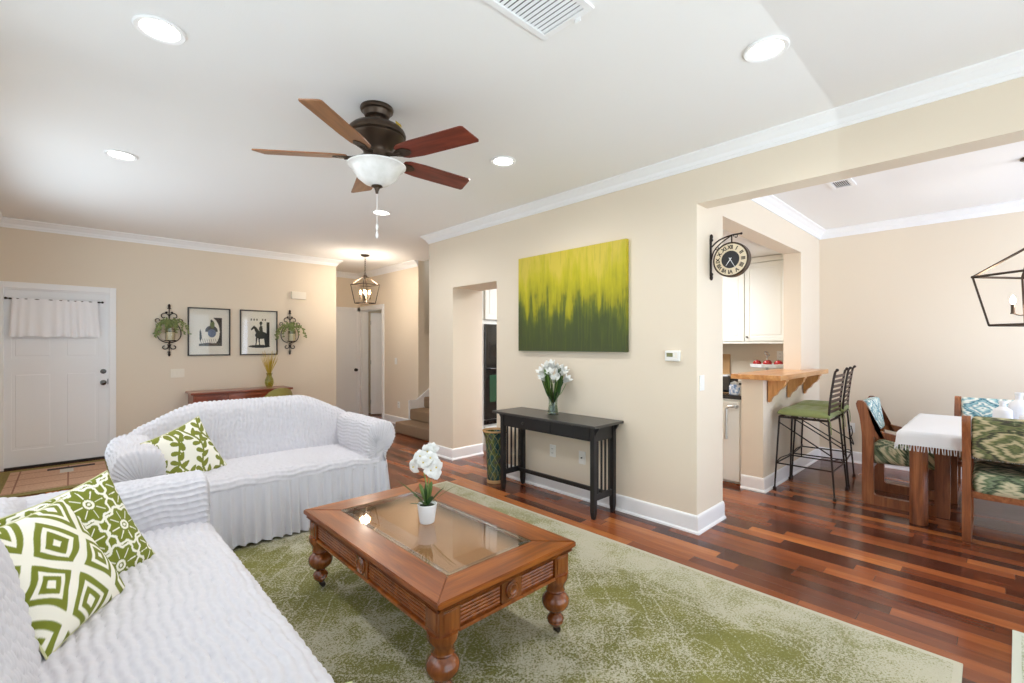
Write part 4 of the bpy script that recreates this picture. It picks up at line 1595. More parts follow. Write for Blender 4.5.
rt_ = Vector((math.sin(R(46.5)), -math.cos(R(46.5)), 0))     # across the room, for arranging sprays
fw_ = Vector((math.cos(R(46.5)), math.sin(R(46.5)), 0))
for k, (a, z, d_) in enumerate([(-.062, .262, 0), (-.045, .285, .02), (-.03, .315, -.01), (.0, .335, .01), (.018, .31, -.02), (.03, .285, 0), (.045, .265, -.02), (.038, .232, 0), (.022, .25, -.025), (.02, .345, .02), (-.012, .29, -.03)]):
    p = rt_ * (a * 1.15) + fw_ * d_ + Vector((0, 0, z * 1.12 + .008))
    nrm = -fw_ * .9 + rt_ * (a * 9) + Vector((0, 0, .2 * ((k % 3) - 1)))
    o = flower5(MB(), p, nrm, .037, 5, k * .7).build('flower', M['petal'], orc, angle=80)
    MB().sph(p + nrm.normalized() * .006, .0045, seg=8).build('flower_lip', M['pollen'], o)

# ------------------------------------------------------------------ console table with vase
cs = thing('console_table', 'black mission-style console table with slatted ends under the green canvas', 'console table', (3.205, 2.83, 0), R(-90))
# local: x along the wall (towards -Y world), y = +X world depth ; width 1.24 depth .40
hw, hd, ht = .62, .205, .775
MB().b2(-hw, hw, -hd, hd, ht - .022, ht, .004).build('tabletop', M['black_top'], cs)
lx, ly = hw - .075, hd - .085
for sx in (-1, 1):
    for sy in (-1, 1):
        y = sy * ly - (0 if sy < 0 else -.03)
        MB().box((sx * lx, y, (ht - .022) / 2 + .03), (.042, .042, ht - .022 - .06), .003).box((sx * lx, y, .03), (.042, .042, .06), .003, taper=.68).build('leg', M['black'], cs)
        MB().prism([(0, 0), (.045, 0), (.035, -.02), (.012, -.05), (0, -.085)], -.008, .008, 'xz').build('bracket', M['black'], cs, loc=(sx * (lx + .018), y, ht - .022), rot=(0, 0, 0 if sx > 0 else PI))
ya, yb = -ly, ly + .03
MB().b2(-lx, lx, ya - .012, ya + .008, ht - .145, ht - .022, .002).b2(-lx, lx, yb - .008, yb + .012, ht - .145, ht - .022, .002).b2(-lx - .01, -lx + .01, ya, yb, ht - .145, ht - .022).b2(lx - .01, lx + .01, ya, yb, ht - .145, ht - .022).build('apron', M['black'], cs)
for a, b_ in ((-lx + .03, .085), (.09, lx - .03)):
    o = MB().b2(a, b_, ya - .019, ya - .011, ht - .135, ht - .032, .002).build('drawer_front', M['black'], cs)
    if a < 0:
        MB().lathe([(0, 0), (.008, 0), (.006, .01), (.013, .016), (.011, .024), (0, .026)], (-.24, ya - .019, ht - .085), 16, (R(90), 0, 0)).build('knob', M['black_top'], o)
for sx in (-1, 1):
    MB().b2(sx * lx - .012, sx * lx + .012, ya, yb, .145, .195, .003).build('end_rail', M['black'], cs)
    for k in range(4):
        y = ya + (yb - ya) * (k + 1) / 5
        MB().b2(sx * lx - .006, sx * lx + .006, y - .008, y + .008, .19, ht - .14, .002).build('slat', M['black'], cs)
MB().b2(-lx, lx, (ya + yb) / 2 + .05, (ya + yb) / 2 + .075, .15, .185, .003).build('stretcher', M['black'], cs)

fv = thing('flower_vase', 'flared glass vase of white lilies on the black console table', 'vase', (3.25, 2.87, ht))
MB().lathe([(0, 0), (.052, 0), (.054, .006), (.05, .03), (.042, .08), (.04, .12), (.048, .17), (.06, .21), (.057, .21), (.045, .17), (.036, .12), (.038, .08), (.045, .03), (.047, .014), (0, .012)], seg=36).build('vase', M['glass_vase'], fv)
MB().lathe([(0, .014), (.044, .016), (.041, .05), (.036, .085), (0, .085)], seg=24).build('water', glass_mat('vase_water', (214, 222, 206), .02), fv)
rng = random.Random(3)
for k in range(64):
    th = rng.uniform(0, 2 * PI)
    rr = rng.uniform(.03, .14)
    z = .22 + rng.uniform(.06, .22)
    if k % 2:
        mb = MB()
        pts = [(.012 * math.cos(th + PI), .012 * math.sin(th + PI), .03), (.01 * math.cos(th), .01 * math.sin(th), .13), (.055 * math.cos(th), .055 * math.sin(th), .22), (rr * .9 * math.cos(th), rr * .9 * math.sin(th), z)]
        c = catmull(pts, 12)
        mb.strip(c, [.006 + .012 * math.sin(PI * min(1, q / 11 * .9)) for q in range(12)], (math.cos(th + 1.5), math.sin(th + 1.5), .2), .2)
        mb.build('leaf', M['leaf' if k % 4 == 1 else 'leaf_dark'], fv, angle=80)
for k, (a, d_, z) in enumerate([(-.10, .0, .35), (-.085, -.03, .30), (-.055, .02, .39), (-.03, -.04, .34), (-.02, .02, .41), (.0, .03, .385), (.01, -.05, .285), (.045, -.02, .33), (.055, .02, .375), (.075, -.03, .345), (.09, .02, .365), (.115, -.02, .285)]):
    p = rt_ * a * 1.05 + fw_ * d_ * .8 + Vector((0, 0, z * 1.06 + .02))
    if abs(p.x) > .12:
        p.x = .12 * (1 if p.x > 0 else -1)
    mb = MB()
    c = catmull([(-.01 * a * 10, 0, .03), (p.x * .12, p.y * .12, .14), (p.x * .6, p.y * .6, z - .09), tuple(p - Vector((0, 0, .035)))], 14)
    so = mb.tube(c, .0028, 6).build('stem', M['stem'], fv)
    dr = (Vector((p.x, p.y, 0)) * 4 - fw_ * .25 + Vector((0, 0, .55))).normalized()
    f = MB()
    x = dr.orthogonal().normalized()
    y = dr.cross(x)
    for q in range(6):
        an = 2 * PI * q / 6 + k
        sd = x * math.cos(an) + y * math.sin(an)
        b0 = p - dr * .035
        pts = [b0 + dr * .08 * w_ + sd * (.006 + .042 * w_ ** 2.0) for w_ in (0, .3, .6, .85, 1)]
        f.strip(pts, [.005, .016, .021, .015, .002], sd, .2)
    f.build('flower', M['petal'], so, angle=80)

wb = thing('wastebasket', 'tall flared bin with teal leaf pattern beside the black console table', 'bin', (3.19, 3.62, 0))
MB().lathe([(0, .03), (.078, .03), (.082, .06), (.088, .2), (.094, .36), (.105, .46), (.128, .53), (.124, .53), (.10, .46), (.088, .36), (.08, .05), (0, .045)], seg=40).build('bin_body', M['bin'], wb)
MB().lathe([(0, 0), (.082, 0), (.084, .006), (.084, .026), (.08, .032), (0, .032)], seg=40).build('base_ring', M['tan'], wb)
MB().lathe([(.115, .50), (.122, .52), (.131, .53), (.131, .54), (.122, .542), (.11, .52)], seg=40).build('rim', M['tan'], wb)

# canvas
cv = thing('canvas_painting', 'large abstract canvas fading from lime yellow to dark green above the console table', 'painting', (XW - .022, 2.815, 1.838))
MB().b2(-.02, .02, -.648, .648, -.478, .478, .003).build('canvas', M['canvas'], cv)
MB().b2(.0, .0205, -.60, .60, -.42, .42).build('stretcher_bars', M['tan'], cv)

# ------------------------------------------------------------------ entry wall: prints, sconces, desk
M['print'] = attr_mat('printed_paper', .6)


def inpoly(x, y, poly):
    r = np.zeros(x.shape, bool)
    n = len(poly)
    for i in range(n):
        x0, y0 = poly[i]
        x1, y1 = poly[(i + 1) % n]
        if y0 == y1:
            continue
        c = ((y0 > y) != (y1 > y)) & (x < (x1 - x0) * (y - y0) / (y1 - y0) + x0)
        r ^= c
    return r


def ell(x, y, cx, cy, a, b_):
    return ((x - cx) / a) ** 2 + ((y - cy) / b_) ** 2 < 1


PAPER = np.array((252, 247, 232.))
INK = np.array((34, 32, 32.))


def print_arch(c):
    x, y = c[:, 0] / .25, c[:, 2] / .325
    col = np.tile(PAPER, (len(x), 1))
    col[:] = PAPER

    def put(m, k):
        col[m] = k
    put((x > -.5) & (x < .62) & (y > -.62) & (y < .62) & ~ell(x, y, -.02, .0, .52, .66) & (x > .2), INK)
    put(inpoly(x, y, [(-.5, -.62), (.62, -.62), (.62, -.45), (.3, -.5), (-.1, -.48), (-.5, -.52)]), np.array((70, 68, 62.)))
    put((np.abs(np.sin(x * 30 + y * 8)) < .3) & (y > -.6) & (y < -.3) & (x > -.45) & (x < .4), np.array((110, 106, 98.)))
    put(ell(x, y, .1, .05, .3, .22) & (y > .0), np.array((62, 66, 70.)))
    put(ell(x, y, .12, -.06, .2, .18), np.array((104, 120, 150.)))
    put(ell(x, y, .14, .32, .11, .17), np.array((104, 118, 70.)))
    put(ell(x, y, .1, .48, .05, .06), INK)
    put(inpoly(x, y, [(-.48, -.3), (-.48, .0), (-.44, .12), (-.40, .0), (-.36, -.25), (-.44, -.45)]), INK)
    return col


def print_rider(c):
    x, y = c[:, 0] / .25, c[:, 2] / .325
    col = np.tile(PAPER, (len(x), 1))

    def put(m, k=INK):
        col[m] = k
    put((x > .42) & (x < .58) & (y > -.62) & (y < .50))
    put(ell(x, y, .02, -.64, .60, .07))
    put(ell(x, y, .12, -.12, .34, .17))                                             # barrel
    put(inpoly(x, y, [(-.12, -.1), (-.30, .22), (-.26, .32), (-.14, .24), (.06, .02)]))   # neck
    put(inpoly(x, y, [(-.26, .34), (-.46, .16), (-.42, .10), (-.24, .20)]))          # head
    for px, k in ((-.12, -.06), (-.02, .05), (.30, .05), (.40, .0)):
        put(inpoly(x, y, [(px - .05, -.15), (px + .05, -.15), (px + .03 + k, -.62), (px - .02 + k, -.62)]))
    put(ell(x, y, .52, -.25, .05, .3))
    put(inpoly(x, y, [(.02, -.05), (.0, .22), (.08, .34), (.18, .3), (.22, .0)]))   # rider
    put(ell(x, y, .10, .40, .06, .07))
    put(inpoly(x, y, [(.0, .42), (.2, .42), (.15, .52), (.06, .52)]))
    put((np.abs(y - .60) < .045) & (x > -.52) & (x < .46) & (np.sin(x * 41) > .15) & ((x < .0) | (x > .14)), np.array((110, 106, 98.)))
    return col


def framed(name, label, x, z, w_, h_, fn):
    t = thing(name, label, 'picture', (x, YD - .014, z), group='framed prints on the entry wall')
    f = MB()
    b_ = .016
    f.b2(-w_ / 2, w_ / 2, -.012, .013, -h_ / 2, -h_ / 2 + b_, .002).b2(-w_ / 2, w_ / 2, -.012, .013, h_ / 2 - b_, h_ / 2, .002).b2(-w_ / 2, -w_ / 2 + b_, -.012, .013, -h_ / 2, h_ / 2, .002).b2(w_ / 2 - b_, w_ / 2, -.012, .013, -h_ / 2, h_ / 2, .002)
    f.build('frame', mat('dark_frame_wood', (52, 44, 36), .4), t)
    nx, nz = 130, 160
    P = np.zeros((nz, nx, 3))
    for i in range(nz):
        P[i, :, 0] = np.linspace(-w_ / 2 + .01, w_ / 2 - .01, nx)
        P[i, :, 1] = .004
        P[i, :, 2] = -h_ / 2 + .01 + (h_ - .02) * i / (nz - 1)
    o = MB().grid(P).build('print', M['print'], t, smooth=False)
    paint(o, fn)
    MB().b2(-w_ / 2 + .01, w_ / 2 - .01, .006, .012, -h_ / 2 + .01, h_ / 2 - .01).build('backing', M['tan'], t)
    MB().b2(-w_ / 2 + .014, w_ / 2 - .014, -.004, -.002, -h_ / 2 + .014, h_ / 2 - .014).build('glazing', glass_mat('picture_glass', (250, 250, 250), .03), t)


framed('framed_print', 'framed print with a dark arch and blue-grey figure, left of the rider print', 1.42, 1.607, .515, .675, print_arch)
framed('framed_print', 'framed black print of a rider on horseback, above the mahogany desk', 2.06, 1.607, .515, .675, print_rider)


def spiral(cx, cz, r, turns, start, sgn=1, n=22):
    return [(cx + r * (1 - .75 * k / n) * math.cos(start + sgn * 2 * PI * turns * k / n), 0, cz + r * (1 - .75 * k / n) * math.sin(start + sgn * 2 * PI * turns * k / n)) for k in range(n + 1)]


def sconce(label, x, z, seed):
    t = thing('wall_sconce', label, 'candle sconce', (x, YD - .02, z), group='iron candle sconces')
    f = MB()
    f.tube([(0, 0, -.30), (0, 0, .30)], .006)
    f.sph((0, 0, .325), .02, (.8, .5, 1.5)).sph((0, 0, .295), .014, (1.6, .6, .6)).sph((0, 0, -.325), .02, (.8, .5, 1.4)).sph((0, 0, -.295), .014, (1.6, .6, .6))
    for s in (-1, 1):
        f.tube([(s * p[0], p[1], p[2]) for p in spiral(.055, .185, .055, .9, R(200), -1)], .006)
        f.tube([(s * p[0], p[1], p[2]) for p in spiral(.05, -.225, .045, .9, R(130), 1)], .006)
        f.tube([(0, 0, .14), (s * .07, 0, .10), (s * .12, 0, .02), (s * .13, 0, -.07), (s * .09, 0, -.14), (0, 0, -.175)], .006, smooth=22)
        f.tube([(s * p[0], p[1], p[2]) for p in spiral(.12, .13, .035, .8, R(-60), 1)], .005)
        f.sph((s * .03, 0, .24), .016, (1, .5, .7))
    f.build('scroll_frame', M['iron'], t)
    MB().tube([(0, 0, -.17), (0, -.05, -.165), (0, -.09, -.15)], .007).lathe([(0, -.15), (.06, -.148), (.07, -.138), (.066, -.136), (0, -.142)], (0, -.09, 0), 24).build('candle_plate', M['iron'], t)
    MB().lathe([(.052, -.14), (.056, -.10), (.058, .02), (.055, .02), (.052, -.10), (.05, -.14)], (0, -.09, 0), 28).build('glass_cup', M['glass_cup'], t)
    c = MB().lathe([(0, -.142), (.045, -.142), (.046, -.03), (.04, -.026), (0, -.03)], (0, -.09, 0), 24).build('candle', M['candle'], t)
    MB().tube([(0, -.09, -.03), (.002, -.09, -.014)], .0016, 6).build('wick', M['dark'], c)
    rg = random.Random(seed)
    g = MB()
    for k in range(13):
        th = rg.uniform(-.3, PI + .3)
        L = rg.uniform(.12, .24)
        dx = math.cos(th) * L
        dz = math.sin(th) * L * .35
        pts = catmull([(rg.uniform(-.03, .03), -.03, .04), (dx * .4, -.07, .10 + dz * .4), (dx * .8, -.075, .06 + dz), (dx, -.06, -.05 + dz - .05 * rg.random())], 14)
        g.tube(pts, .0018, 5)
        for q in range(1, 14):
            p = Vector(pts[q])
            for sgn in (-1, 1):
                a = rg.uniform(0, 2 * PI)
                dv = Vector((math.cos(a), -.4 * rg.random(), math.sin(a)))
                ll = rg.uniform(.02, .036)
                g.strip([p, p + dv * ll * .5 + Vector((0, -.004, 0)), p + dv * ll], [.002, .011, .001], (.2, -1, .3), .2)
    o = g.build('greenery', M['ivy'], t, angle=80)
    o['kind'] = 'stuff'


sconce('black iron scroll candle sconce with ivy, between the front door and the framed prints', .955, 1.62, 1)
sconce('black iron scroll candle sconce with ivy, right of the horseback print', 2.50, 1.62, 2)

dk = thing('writing_desk', 'mahogany desk with drawers against the entry wall behind the sofa', 'desk', (1.775, 7.53, 0))
MB().b2(-.64, .64, -.21, .21, .755, .785, .008).build('desktop', M['mahogany'], dk)
for a, b_ in ((-.60, -.22), (-.20, .28), (.30, .60)):
    o = MB().b2(a, b_, -.195, -.18, .60, .745, .004).b2(a + .02, b_ - .02, -.20, -.19, .62, .725, .005).build('drawer', M['mahogany'], dk)
    MB().tube([((a + b_) / 2 - .03, -.2, .685), ((a + b_) / 2 - .025, -.225, .67), ((a + b_) / 2 + .025, -.225, .67), ((a + b_) / 2 + .03, -.2, .685)], .004, smooth=14).build('drawer_pull', M['bronze'], o)
MB().b2(-.61, .61, -.185, .2, .585, .755).build('case', M['mahogany'], dk)
for sx in (-1, 1):
    for y in (-.165, .175):
        MB().box((sx * .585, y, .2925), (.05, .05, .585), .004, taper=.5).build('leg', M['mahogany'], dk)

gv = thing('grass_vase', 'green glass vase of dried yellow grass standing on the mahogany desk', 'vase', (2.14, 7.52, .785))
MB().lathe([(0, 0), (.035, 0), (.045, .02), (.062, .07), (.058, .12), (.04, .16), (.034, .18), (.044, .215), (.041, .215), (.031, .18), (.036, .155), (.053, .12), (.057, .07), (.04, .02), (0, .012)], seg=28).build('vase', M['glass_green'], gv)
rg = random.Random(11)
g = MB()
for k in range(42):
    th = rg.uniform(0, 2 * PI)
    sp = rg.uniform(.02, .14)
    h = rg.uniform(.38, .56)
    g.tube(catmull([(rg.uniform(-.02, .02), rg.uniform(-.02, .02), .03), (.01 * math.cos(th), .01 * math.sin(th), .18), (sp * math.cos(th), sp * math.sin(th), h)], 8), [.002, .0025, .0035, .001], 4)
o = g.build('dried_grass', M['straw'], gv)
o['kind'] = 'stuff'

dc = thing('desk_chair', 'chartreuse velvet chair with rounded back in front of the mahogany desk', 'chair', (2.06, 6.98, 0), R(8))
sec = []
for q in np.linspace(-1, 1, 25):
    a = q * R(62)
    h = .83 - .16 * abs(q) ** 2.4
    sec.append([(.24 * math.sin(a), -.24 * math.cos(a) + .03, z) for z in (.44, .55, .68, h - .02, h)] + [(.20 * math.sin(a), -.20 * math.cos(a) + .03, z) for z in (h, h - .02, .68, .55, .44)])
MB().grid(np.array(sec), closed=True, cap=True).build('backrest', M['velvet'], dc, angle=60)
MB().lathe([(0, .36), (.20, .36), (.225, .38), (.225, .43), (.20, .455), (0, .462)], (0, .02, 0), 28).build('seat', M['velvet'], dc)
for sx in (-1, 1):
    for sy in (-1, 1):
        MB().cyl((sx * .13, .02 + sy * .13, .37), (sx * .18, .02 + sy * .18, 0), .016, .010, 12).build('leg', M['mahogany'], dc)

# ------------------------------------------------------------------ clock
ck = thing('station_clock', 'round double-sided clock on an iron scroll bracket at the pillar end', 'clock', (3.655, YS, 2.11))
MB().box((0, -.006, 0), (.022, .012, .30), .003).sph((0, -.01, .16), .016, (.8, .8, 1.4)).sph((0, -.01, -.16), .016, (.8, .8, 1.4)).sph((0, -.01, .135), .014).sph((0, -.01, -.135), .014).build('wall_plate', M['iron'], ck)
br = MB().tube([(0, -.012, .08), (0, -.07, .125), (0, -.16, .148), (0, -.235, .150)], .006, smooth=20)
br.tube([(0, -.012, -.02), (0, -.03, .045), (0, -.085, .10), (0, -.16, .145)], .005, smooth=20)
br.tube([(0, -.195 + p[0], .135 + p[2]) for p in spiral(0, 0, .018, 1.1, 0)], .003)
br.tube([(0, -.05 + p[0], .065 + p[2]) for p in spiral(0, 0, .016, 1.1, 2)], .003)
br.sph((0, -.235, .15), .009)
br.cyl((0, -.165, .148), (0, -.165, .085), .005)
br.build('bracket', M['iron'], ck)
cc = (0, -.165, -.040)
RD = .132
MB().lathe([(0, -.024), (RD - .012, -.024), (RD - .004, -.03), (RD, -.026), (RD, .026), (RD - .004, .03), (RD - .012, .024), (0, .024)], cc, 48, (0, R(90), 0)).build('case', M['bronze'], ck)
for s in (-1, 1):
    fx = s * .0255
    fc = MB().lathe([(0, 0), (RD - .013, 0), (RD - .013, .001), (0, .001)], (fx, cc[1], cc[2]), 48, (0, R(90) * s, 0)).build('dial', mat('aged_cream_dial', (226, 210, 180), .5, var=.08), ck)
    MB().lathe([(0, 0), (.066, 0), (.066, .001), (0, .001)], (fx + s * .001, cc[1], cc[2]), 40, (0, R(90) * s, 0)).build('dial_center', mat('dark_dial_center', (44, 42, 44), .5), fc)
    for k, nm in enumerate(('XII', 'I', 'II', 'III', 'IIII', 'V', 'VI', 'VII', 'VIII', 'IX', 'X', 'XI')):
        a = 2 * PI * k / 12
        dy, dz = math.sin(a) * .092, math.cos(a) * .092
        # facing -x: right of the dial is -y
        rot = Matrix.Rotation(R(-90), 4, 'Z') @ Matrix.Rotation(R(90), 4, 'X') @ Matrix.Rotation(-a, 4, 'Z') if s < 0 else Matrix.Rotation(R(90), 4, 'Z') @ Matrix.Rotation(R(90), 4, 'X') @ Matrix.Rotation(-a, 4, 'Z')
        tx = text('numeral', nm, .040, M['iron'], fc, (fx + s * .002, cc[1] + s * dy, cc[2] + dz), rot.to_euler(), .0006, offset=.0014)
        tx.scale = (.82 if len(nm) > 2 else 1.0, 1, 1)
    for ang, L, wd in ((215, .058, .0045), (150, .085, .0035)):
        a = R(ang)
        p0 = Vector((fx + s * .004, cc[1] - s * math.sin(a) * .015, cc[2] - math.cos(a) * .015))
        p1 = Vector((fx + s * .004, cc[1] + s * math.sin(a) * L, cc[2] + math.cos(a) * L))
        MB().cyl(p0, p1, wd * .8, wd * .3, 6).build('hand', M['white_cer'], fc)

# ------------------------------------------------------------------ bar stools
bs = thing('bar_stool', '', 'bar stool', (5.27, 1.30, 0), 0)
SW, SDp = .205, .205
st_ = MB()
zs = .715
corn = [(-SW, SDp), (SW, SDp), (SW, -SDp), (-SW, -SDp)]
foot = [(-.245, .235), (.245, .235), (.245, -.26), (-.245, -.26)]
st_.tube([(*c, zs) for c in corn], .011, 6, True)
for k in range(1, 4):
    st_.tube([(-SW, -SDp + .1025 * k, zs), (SW, -SDp + .1025 * k, zs)], .006, 6)
st_.build('seat_frame', M['iron'], bs)
for c, f in zip(corn, foot):
    o = MB().tube([(*c, zs), (*f, .02)], [.009, .008], 8).build('leg', M['iron'], bs)
    MB().lathe([(0, 0), (.014, 0), (.017, .012), (.012, .028), (0, .028)], (f[0], f[1], 0), 12).build('foot_cap', M['iron'], o)


def at_leg(k, z):
    q = (zs - z) / zs
    return (corn[k][0] + (foot[k][0] - corn[k][0]) * q, corn[k][1] + (foot[k][1] - corn[k][1]) * q, z)


fr = MB()
for k in range(4):
    a, b_ = at_leg(k, .26), at_leg((k + 1) % 4, .26)
    fr.tube([a, b_], .007, 6)
for k in (0, 2):
    a, b_ = at_leg(k, .26), at_leg(k + 1, .26)
    mid_ = ((a[0] + b_[0]) / 2, (a[1] + b_[1]) / 2 * .8, .31)
    fr.tube([a, ((a[0] * .7), a[1] * .93, .30), mid_, ((b_[0] * .7), b_[1] * .93, .30), b_], .005, 6, smooth=20)
a, b_ = at_leg(0, .66), at_leg(3, .40)
fr.tube([a, b_], .006, 6)
a, b_ = at_leg(1, .66), at_leg(2, .40)
fr.tube([a, b_], .006, 6)
fr.build('footrest', M['iron'], bs)
for sx in (-1, 1):
    bk = MB()
    bk.tube([(sx * SW, -SDp, zs), (sx * SW * .98, -SDp - .012, .9), (sx * SW * .95, -SDp - .045, 1.15), (sx * SW * .95, -SDp - .065, 1.19)], .010, 8, smooth=20)
    bk.sph((sx * SW * .95, -SDp - .065, 1.19), .014, seg=10)
    o = bk.build('back_post', M['iron'], bs)
for k in range(8):
    z = .80 + .047 * k
    y = -SDp - .004 - .045 * max(0, (z - .74) / .43) ** 1.4
    MB().box((0, y, z), (SW * 1.95, .010, .028), .004, rot=(R(12), 0, 0)).build('back_slat', mat('brown_woven_slat', (88, 68, 54), .6, var=.3, vscale=60) if k == 0 else bpy.data.materials['brown_woven_slat'], o)
# tufted cushion
N = 46
g = np.linspace(-1, 1, N)
U, V = np.meshgrid(g, g)
e = np.maximum((1 - np.abs(U) ** 6) * (1 - np.abs(V) ** 6), 0)
tuft = np.zeros_like(U)
for a in (-.5, 0, .5):
    for b_ in (-.5, 0, .5):
        tuft += .014 * np.exp(-((U - a) ** 2 + (V - b_) ** 2) / .02)
top = .042 * e ** .4 + .018 * e - tuft
mb = MB()
mb.grid(np.stack([U * (SW + .02), V * (SDp + .02), zs + .035 + top], -1))
mb.grid(np.stack([U * (SW + .02), V * (SDp + .02), zs + .035 - .024 * e ** .4], -1)[:, ::-1])
bmesh.ops.remove_doubles(mb.bm, verts=mb.bm.verts[:], dist=1e-5)
cu = mb.build('seat_cushion', M['green_cush'], bs, angle=80)
tie = MB()
for sx in (-1, 1):
    tie.tube([(sx * (SW + .01), -SDp, zs + .03), (sx * (SW + .018), -SDp - .02, zs - .02), (sx * (SW + .012), -SDp - .025, zs - .12)], .004, 6, smooth=10)
tie.build('tie', M['green_cush'], cu)
bs2 = copy_tree(bs)
bs2.location = (5.86, 1.33, 0)
bs2.rotation_euler = (0, 0, R(5))
bs['label'] = 'iron bar stool with green cushion, nearer of the two at the bar'
bs2['label'] = 'iron bar stool with green cushion, farther one beside the dining room wall'
bs['group'] = bs2['group'] = 'bar stools at the butcher-block bar'

# ------------------------------------------------------------------ dining table and chairs
dt = thing('dining_table', 'brown oak dining table under a white cloth at the right edge', 'table', (5.39, -.42, 0))
# x half .66, y from -1.0 to +.96
MB().b2(-.64, .64, -.98, .96, .705, .745, .008).build('tabletop', M['oak_h'], dt)
for x in (-.50, .50):
    for y in (-.86, .87):
        MB().prism([(x - .055, y - .03), (x - .03, y - .055), (x + .03, y - .055), (x + .055, y - .03), (x + .055, y + .03), (x + .03, y + .055), (x - .03, y + .055), (x - .055, y + .03)], 0, .705, 'xy', .004).build('leg', M['oak'], dt)
for x in (-.50, .50):
    MB().b2(x - .02, x + .02, -.82, .83, .62, .705, .004).build('apron_rail', M['oak_h'], dt)

tcl = thing('tablecloth', 'white fringed cloth draped over the end of the dining table', 'tablecloth', (5.39, -.42, .747))
hx, hy0, hy1, dr = .655, -.99, .975, .11
n1, n2 = 70, 110
P = np.zeros((n1, n2, 3))
for i in range(n1):
    for j in range(n2):
        u = -1 + 2 * i / (n1 - 1)
        a = (hx + dr) * u
        b_ = (hy0 - dr) + (hy1 - hy0 + 2 * dr) * j / (n2 - 1)
        ox = max(0, abs(a) - hx)
        oy = max(0, b_ - hy1, hy0 - b_)
        sx = 1 if a > 0 else -1
        sy = 1 if b_ > 0 else -1
        x = min(abs(a), hx) * sx
        y = min(max(b_, hy0), hy1)
        wv = .010 * math.sin(b_ * 22) + .006 * math.sin(b_ * 47 + 1)
        wu = .012 * math.sin(a * 19 + .5) + .006 * math.sin(a * 41)
        k = min(1, ox / .03)
        k2 = min(1, oy / .03)
        x += sx * ((.010 + .5 * wv) * k + ox * .06)
        y += sy * ((.010 + .5 * wu) * k2 + oy * .10)
        z = .003 - max(ox, oy) * .97 - min(ox, oy) * .25
        P[i, j] = (x, y, z)
MB().grid(P).build('cloth', M['white_cloth'], tcl, angle=80)
fr = MB()
rg = random.Random(4)
for a, b_ in ([(-hx - .022, q) for q in np.arange(hy0, hy1 + .02, .016)]):
    x0 = a
    fr.tube([(x0 - .004, b_, -dr + .01), (x0 - .006 + rg.uniform(-.004, .004), b_ + rg.uniform(-.006, .006), -dr - .035)], .0026, 4)
for q in np.arange(-hx, hx + .01, .016):
    fr.tube([(q, hy1 + .024, -dr + .01), (q + rg.uniform(-.006, .006), hy1 + .026, -dr - .035)], .0026, 4)
o = fr.build('fringe', M['white_cloth'], tcl, smooth=False)
o['kind'] = 'stuff'
pm = tag(MB().b2(4.98, 5.28, .02, .20, .7515, .756, .001).build('place_mat', mat('grey_woven_mat', (176, 178, 168), .9)), 'small grey mat on the white tablecloth near the bottles', 'place mat')


def bottle(label, x, y, h, r):
    prof = [(0, 0), (r, 0), (r * 1.04, .008), (r * 1.04, h * .58), (r * .95, h * .68), (r * .55, h * .76), (r * .36, h * .80), (r * .36, h * .92), (r * .46, h * .95), (r * .44, h), (r * .30, h), (r * .28, h * .85), (0, h * .84)]
    o = MB().lathe(prof, (0, 0, 0), 32).build('bottle_vase', M['matte_cer'], loc=(x, y, .7515))
    tag(o, label, 'bottle', 'white ceramic bottles on the dining table')


bottle('short white ceramic bottle vase, leftmost of the dining table group', 5.45, -.01, .215, .056)
bottle('tall white ceramic bottle vase in the middle of the dining table group', 5.54, -.10, .285, .058)
bottle('white ceramic bottle vase at the right frame edge of the dining table', 5.33, -.145, .17, .05)


def rounded_loop(w0, w1, z0, z1, r=.06, n=6):
    pts = []
    for cx, cz, a0 in ((w1 - r, z0 + r, -90), (w1 - r, z1 - r, 0), (w0 + r, z1 - r, 90), (w0 + r, z0 + r, 180)):
        for k in range(n + 1):
            a = R(a0 + 90 * k / n)
            pts.append((cx + r * math.cos(a), cz + r * math.sin(a)))
    return pts


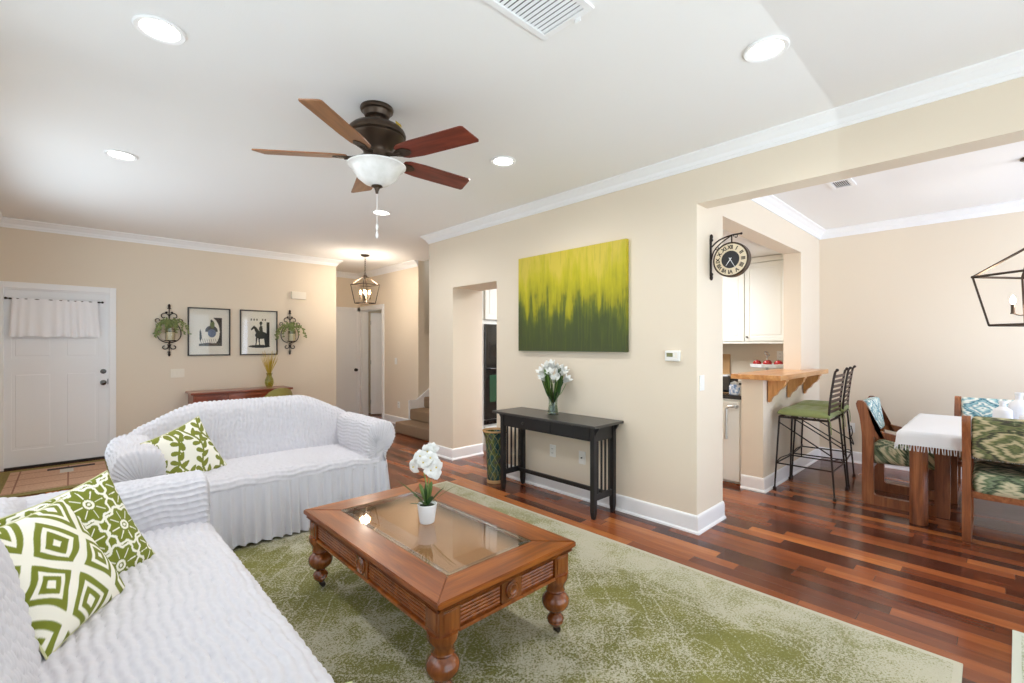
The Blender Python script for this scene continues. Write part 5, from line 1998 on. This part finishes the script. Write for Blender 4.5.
def dining_chair(label, loc, rz, back='ikat'):
    """local: faces +y, back at y<0"""
    t = thing('dining_chair', label, 'chair', loc, rz, 'oak dining chairs with ikat cloth')
    hwc = .27
    for s in (-1, 1):
        o = MB()
        x = s * hwc
        th = .023
        # back post, leaning at the top, runner, front post and arm in one bent-wood loop
        outer = [(-.28, .05), (-.28, .55), (-.285, .66), (-.30, .78), (-.322, .87), (-.322, .905), (-.305, .92), (-.275, .915), (-.25, .885), (-.215, .76), (-.19, .685), (-.15, .655), (.24, .585), (.285, .56), (.30, .53), (.30, .04), (.285, .01), (.26, .0), (-.23, .0), (-.26, .012)]
        inner = [(-.195, .10), (-.195, .58), (-.18, .60), (.18, .535), (.205, .51), (.205, .10), (.19, .082), (-.18, .082)]
        # side board with a hole: build as a strip ring between the outlines
        n = 96
        A = catmull(outer, n, True)
        # sample the inner outline by the nearest direction from the hole centre
        Bp = catmull(inner, 400, True)
        c = np.array((0.0, .33))
        angB = np.arctan2(Bp[:, 1] - c[1], Bp[:, 0] - c[0])
        B_ = []
        for p in A:
            q = Bp[np.argmin(np.abs(np.angle(np.exp(1j * (angB - math.atan2(p[1] - c[1], p[0] - c[0]))))))]
            B_.append(q)
        B_ = np.array(B_)
        R0 = [np.c_[np.full(n, x + s_ * th), Z] for s_, Z in ((-1, A), (1, A), (1, B_), (-1, B_))]
        G = np.array(R0 + [R0[0]])
        o.grid(G.transpose(0, 1, 2), closed=True)
        bmesh.ops.remove_doubles(o.bm, verts=o.bm.verts[:], dist=1e-5)
        o.build('side_frame', M['oak'], t, angle=40)
    # cushions
    def pad(name, cy, cz, sy, sz, rx, m, hx_=None):
        mb = MB().box((0, 0, 0), ((hx_ or hwc - .025) * 2, sy, sz), min(sy, sz) * .40, seg=4)
        return mb.build(name, m, t, loc=(0, cy, cz), rot=(R(rx), 0, 0), angle=60)
    pad('seat_cushion', .0, .44, .50, .16, 2, M['ikat_seat'])
    pad('back_cushion', -.25, .765, .09, .30, 9, M[back])
    MB().b2(-hwc, hwc, -.235, -.20, .325, .375, .004).build('seat_rail', M['oak_h'], t)
    MB().b2(-hwc, hwc, .20, .235, .325, .375, .004).build('seat_rail', M['oak_h'], t)
    return t


dining_chair('oak armchair with teal and green ikat cushions at the near end of the dining table', (5.47, .585, 0), R(180), 'ikat_teal')
dining_chair('oak armchair with green ikat back turned to the viewer, near side of the dining table', (4.91, -.10, 0), R(-90), 'ikat')
dining_chair('oak armchair with pale teal ikat back on the far side of the dining table', (6.02, .02, 0), R(90), 'ikat_teal')
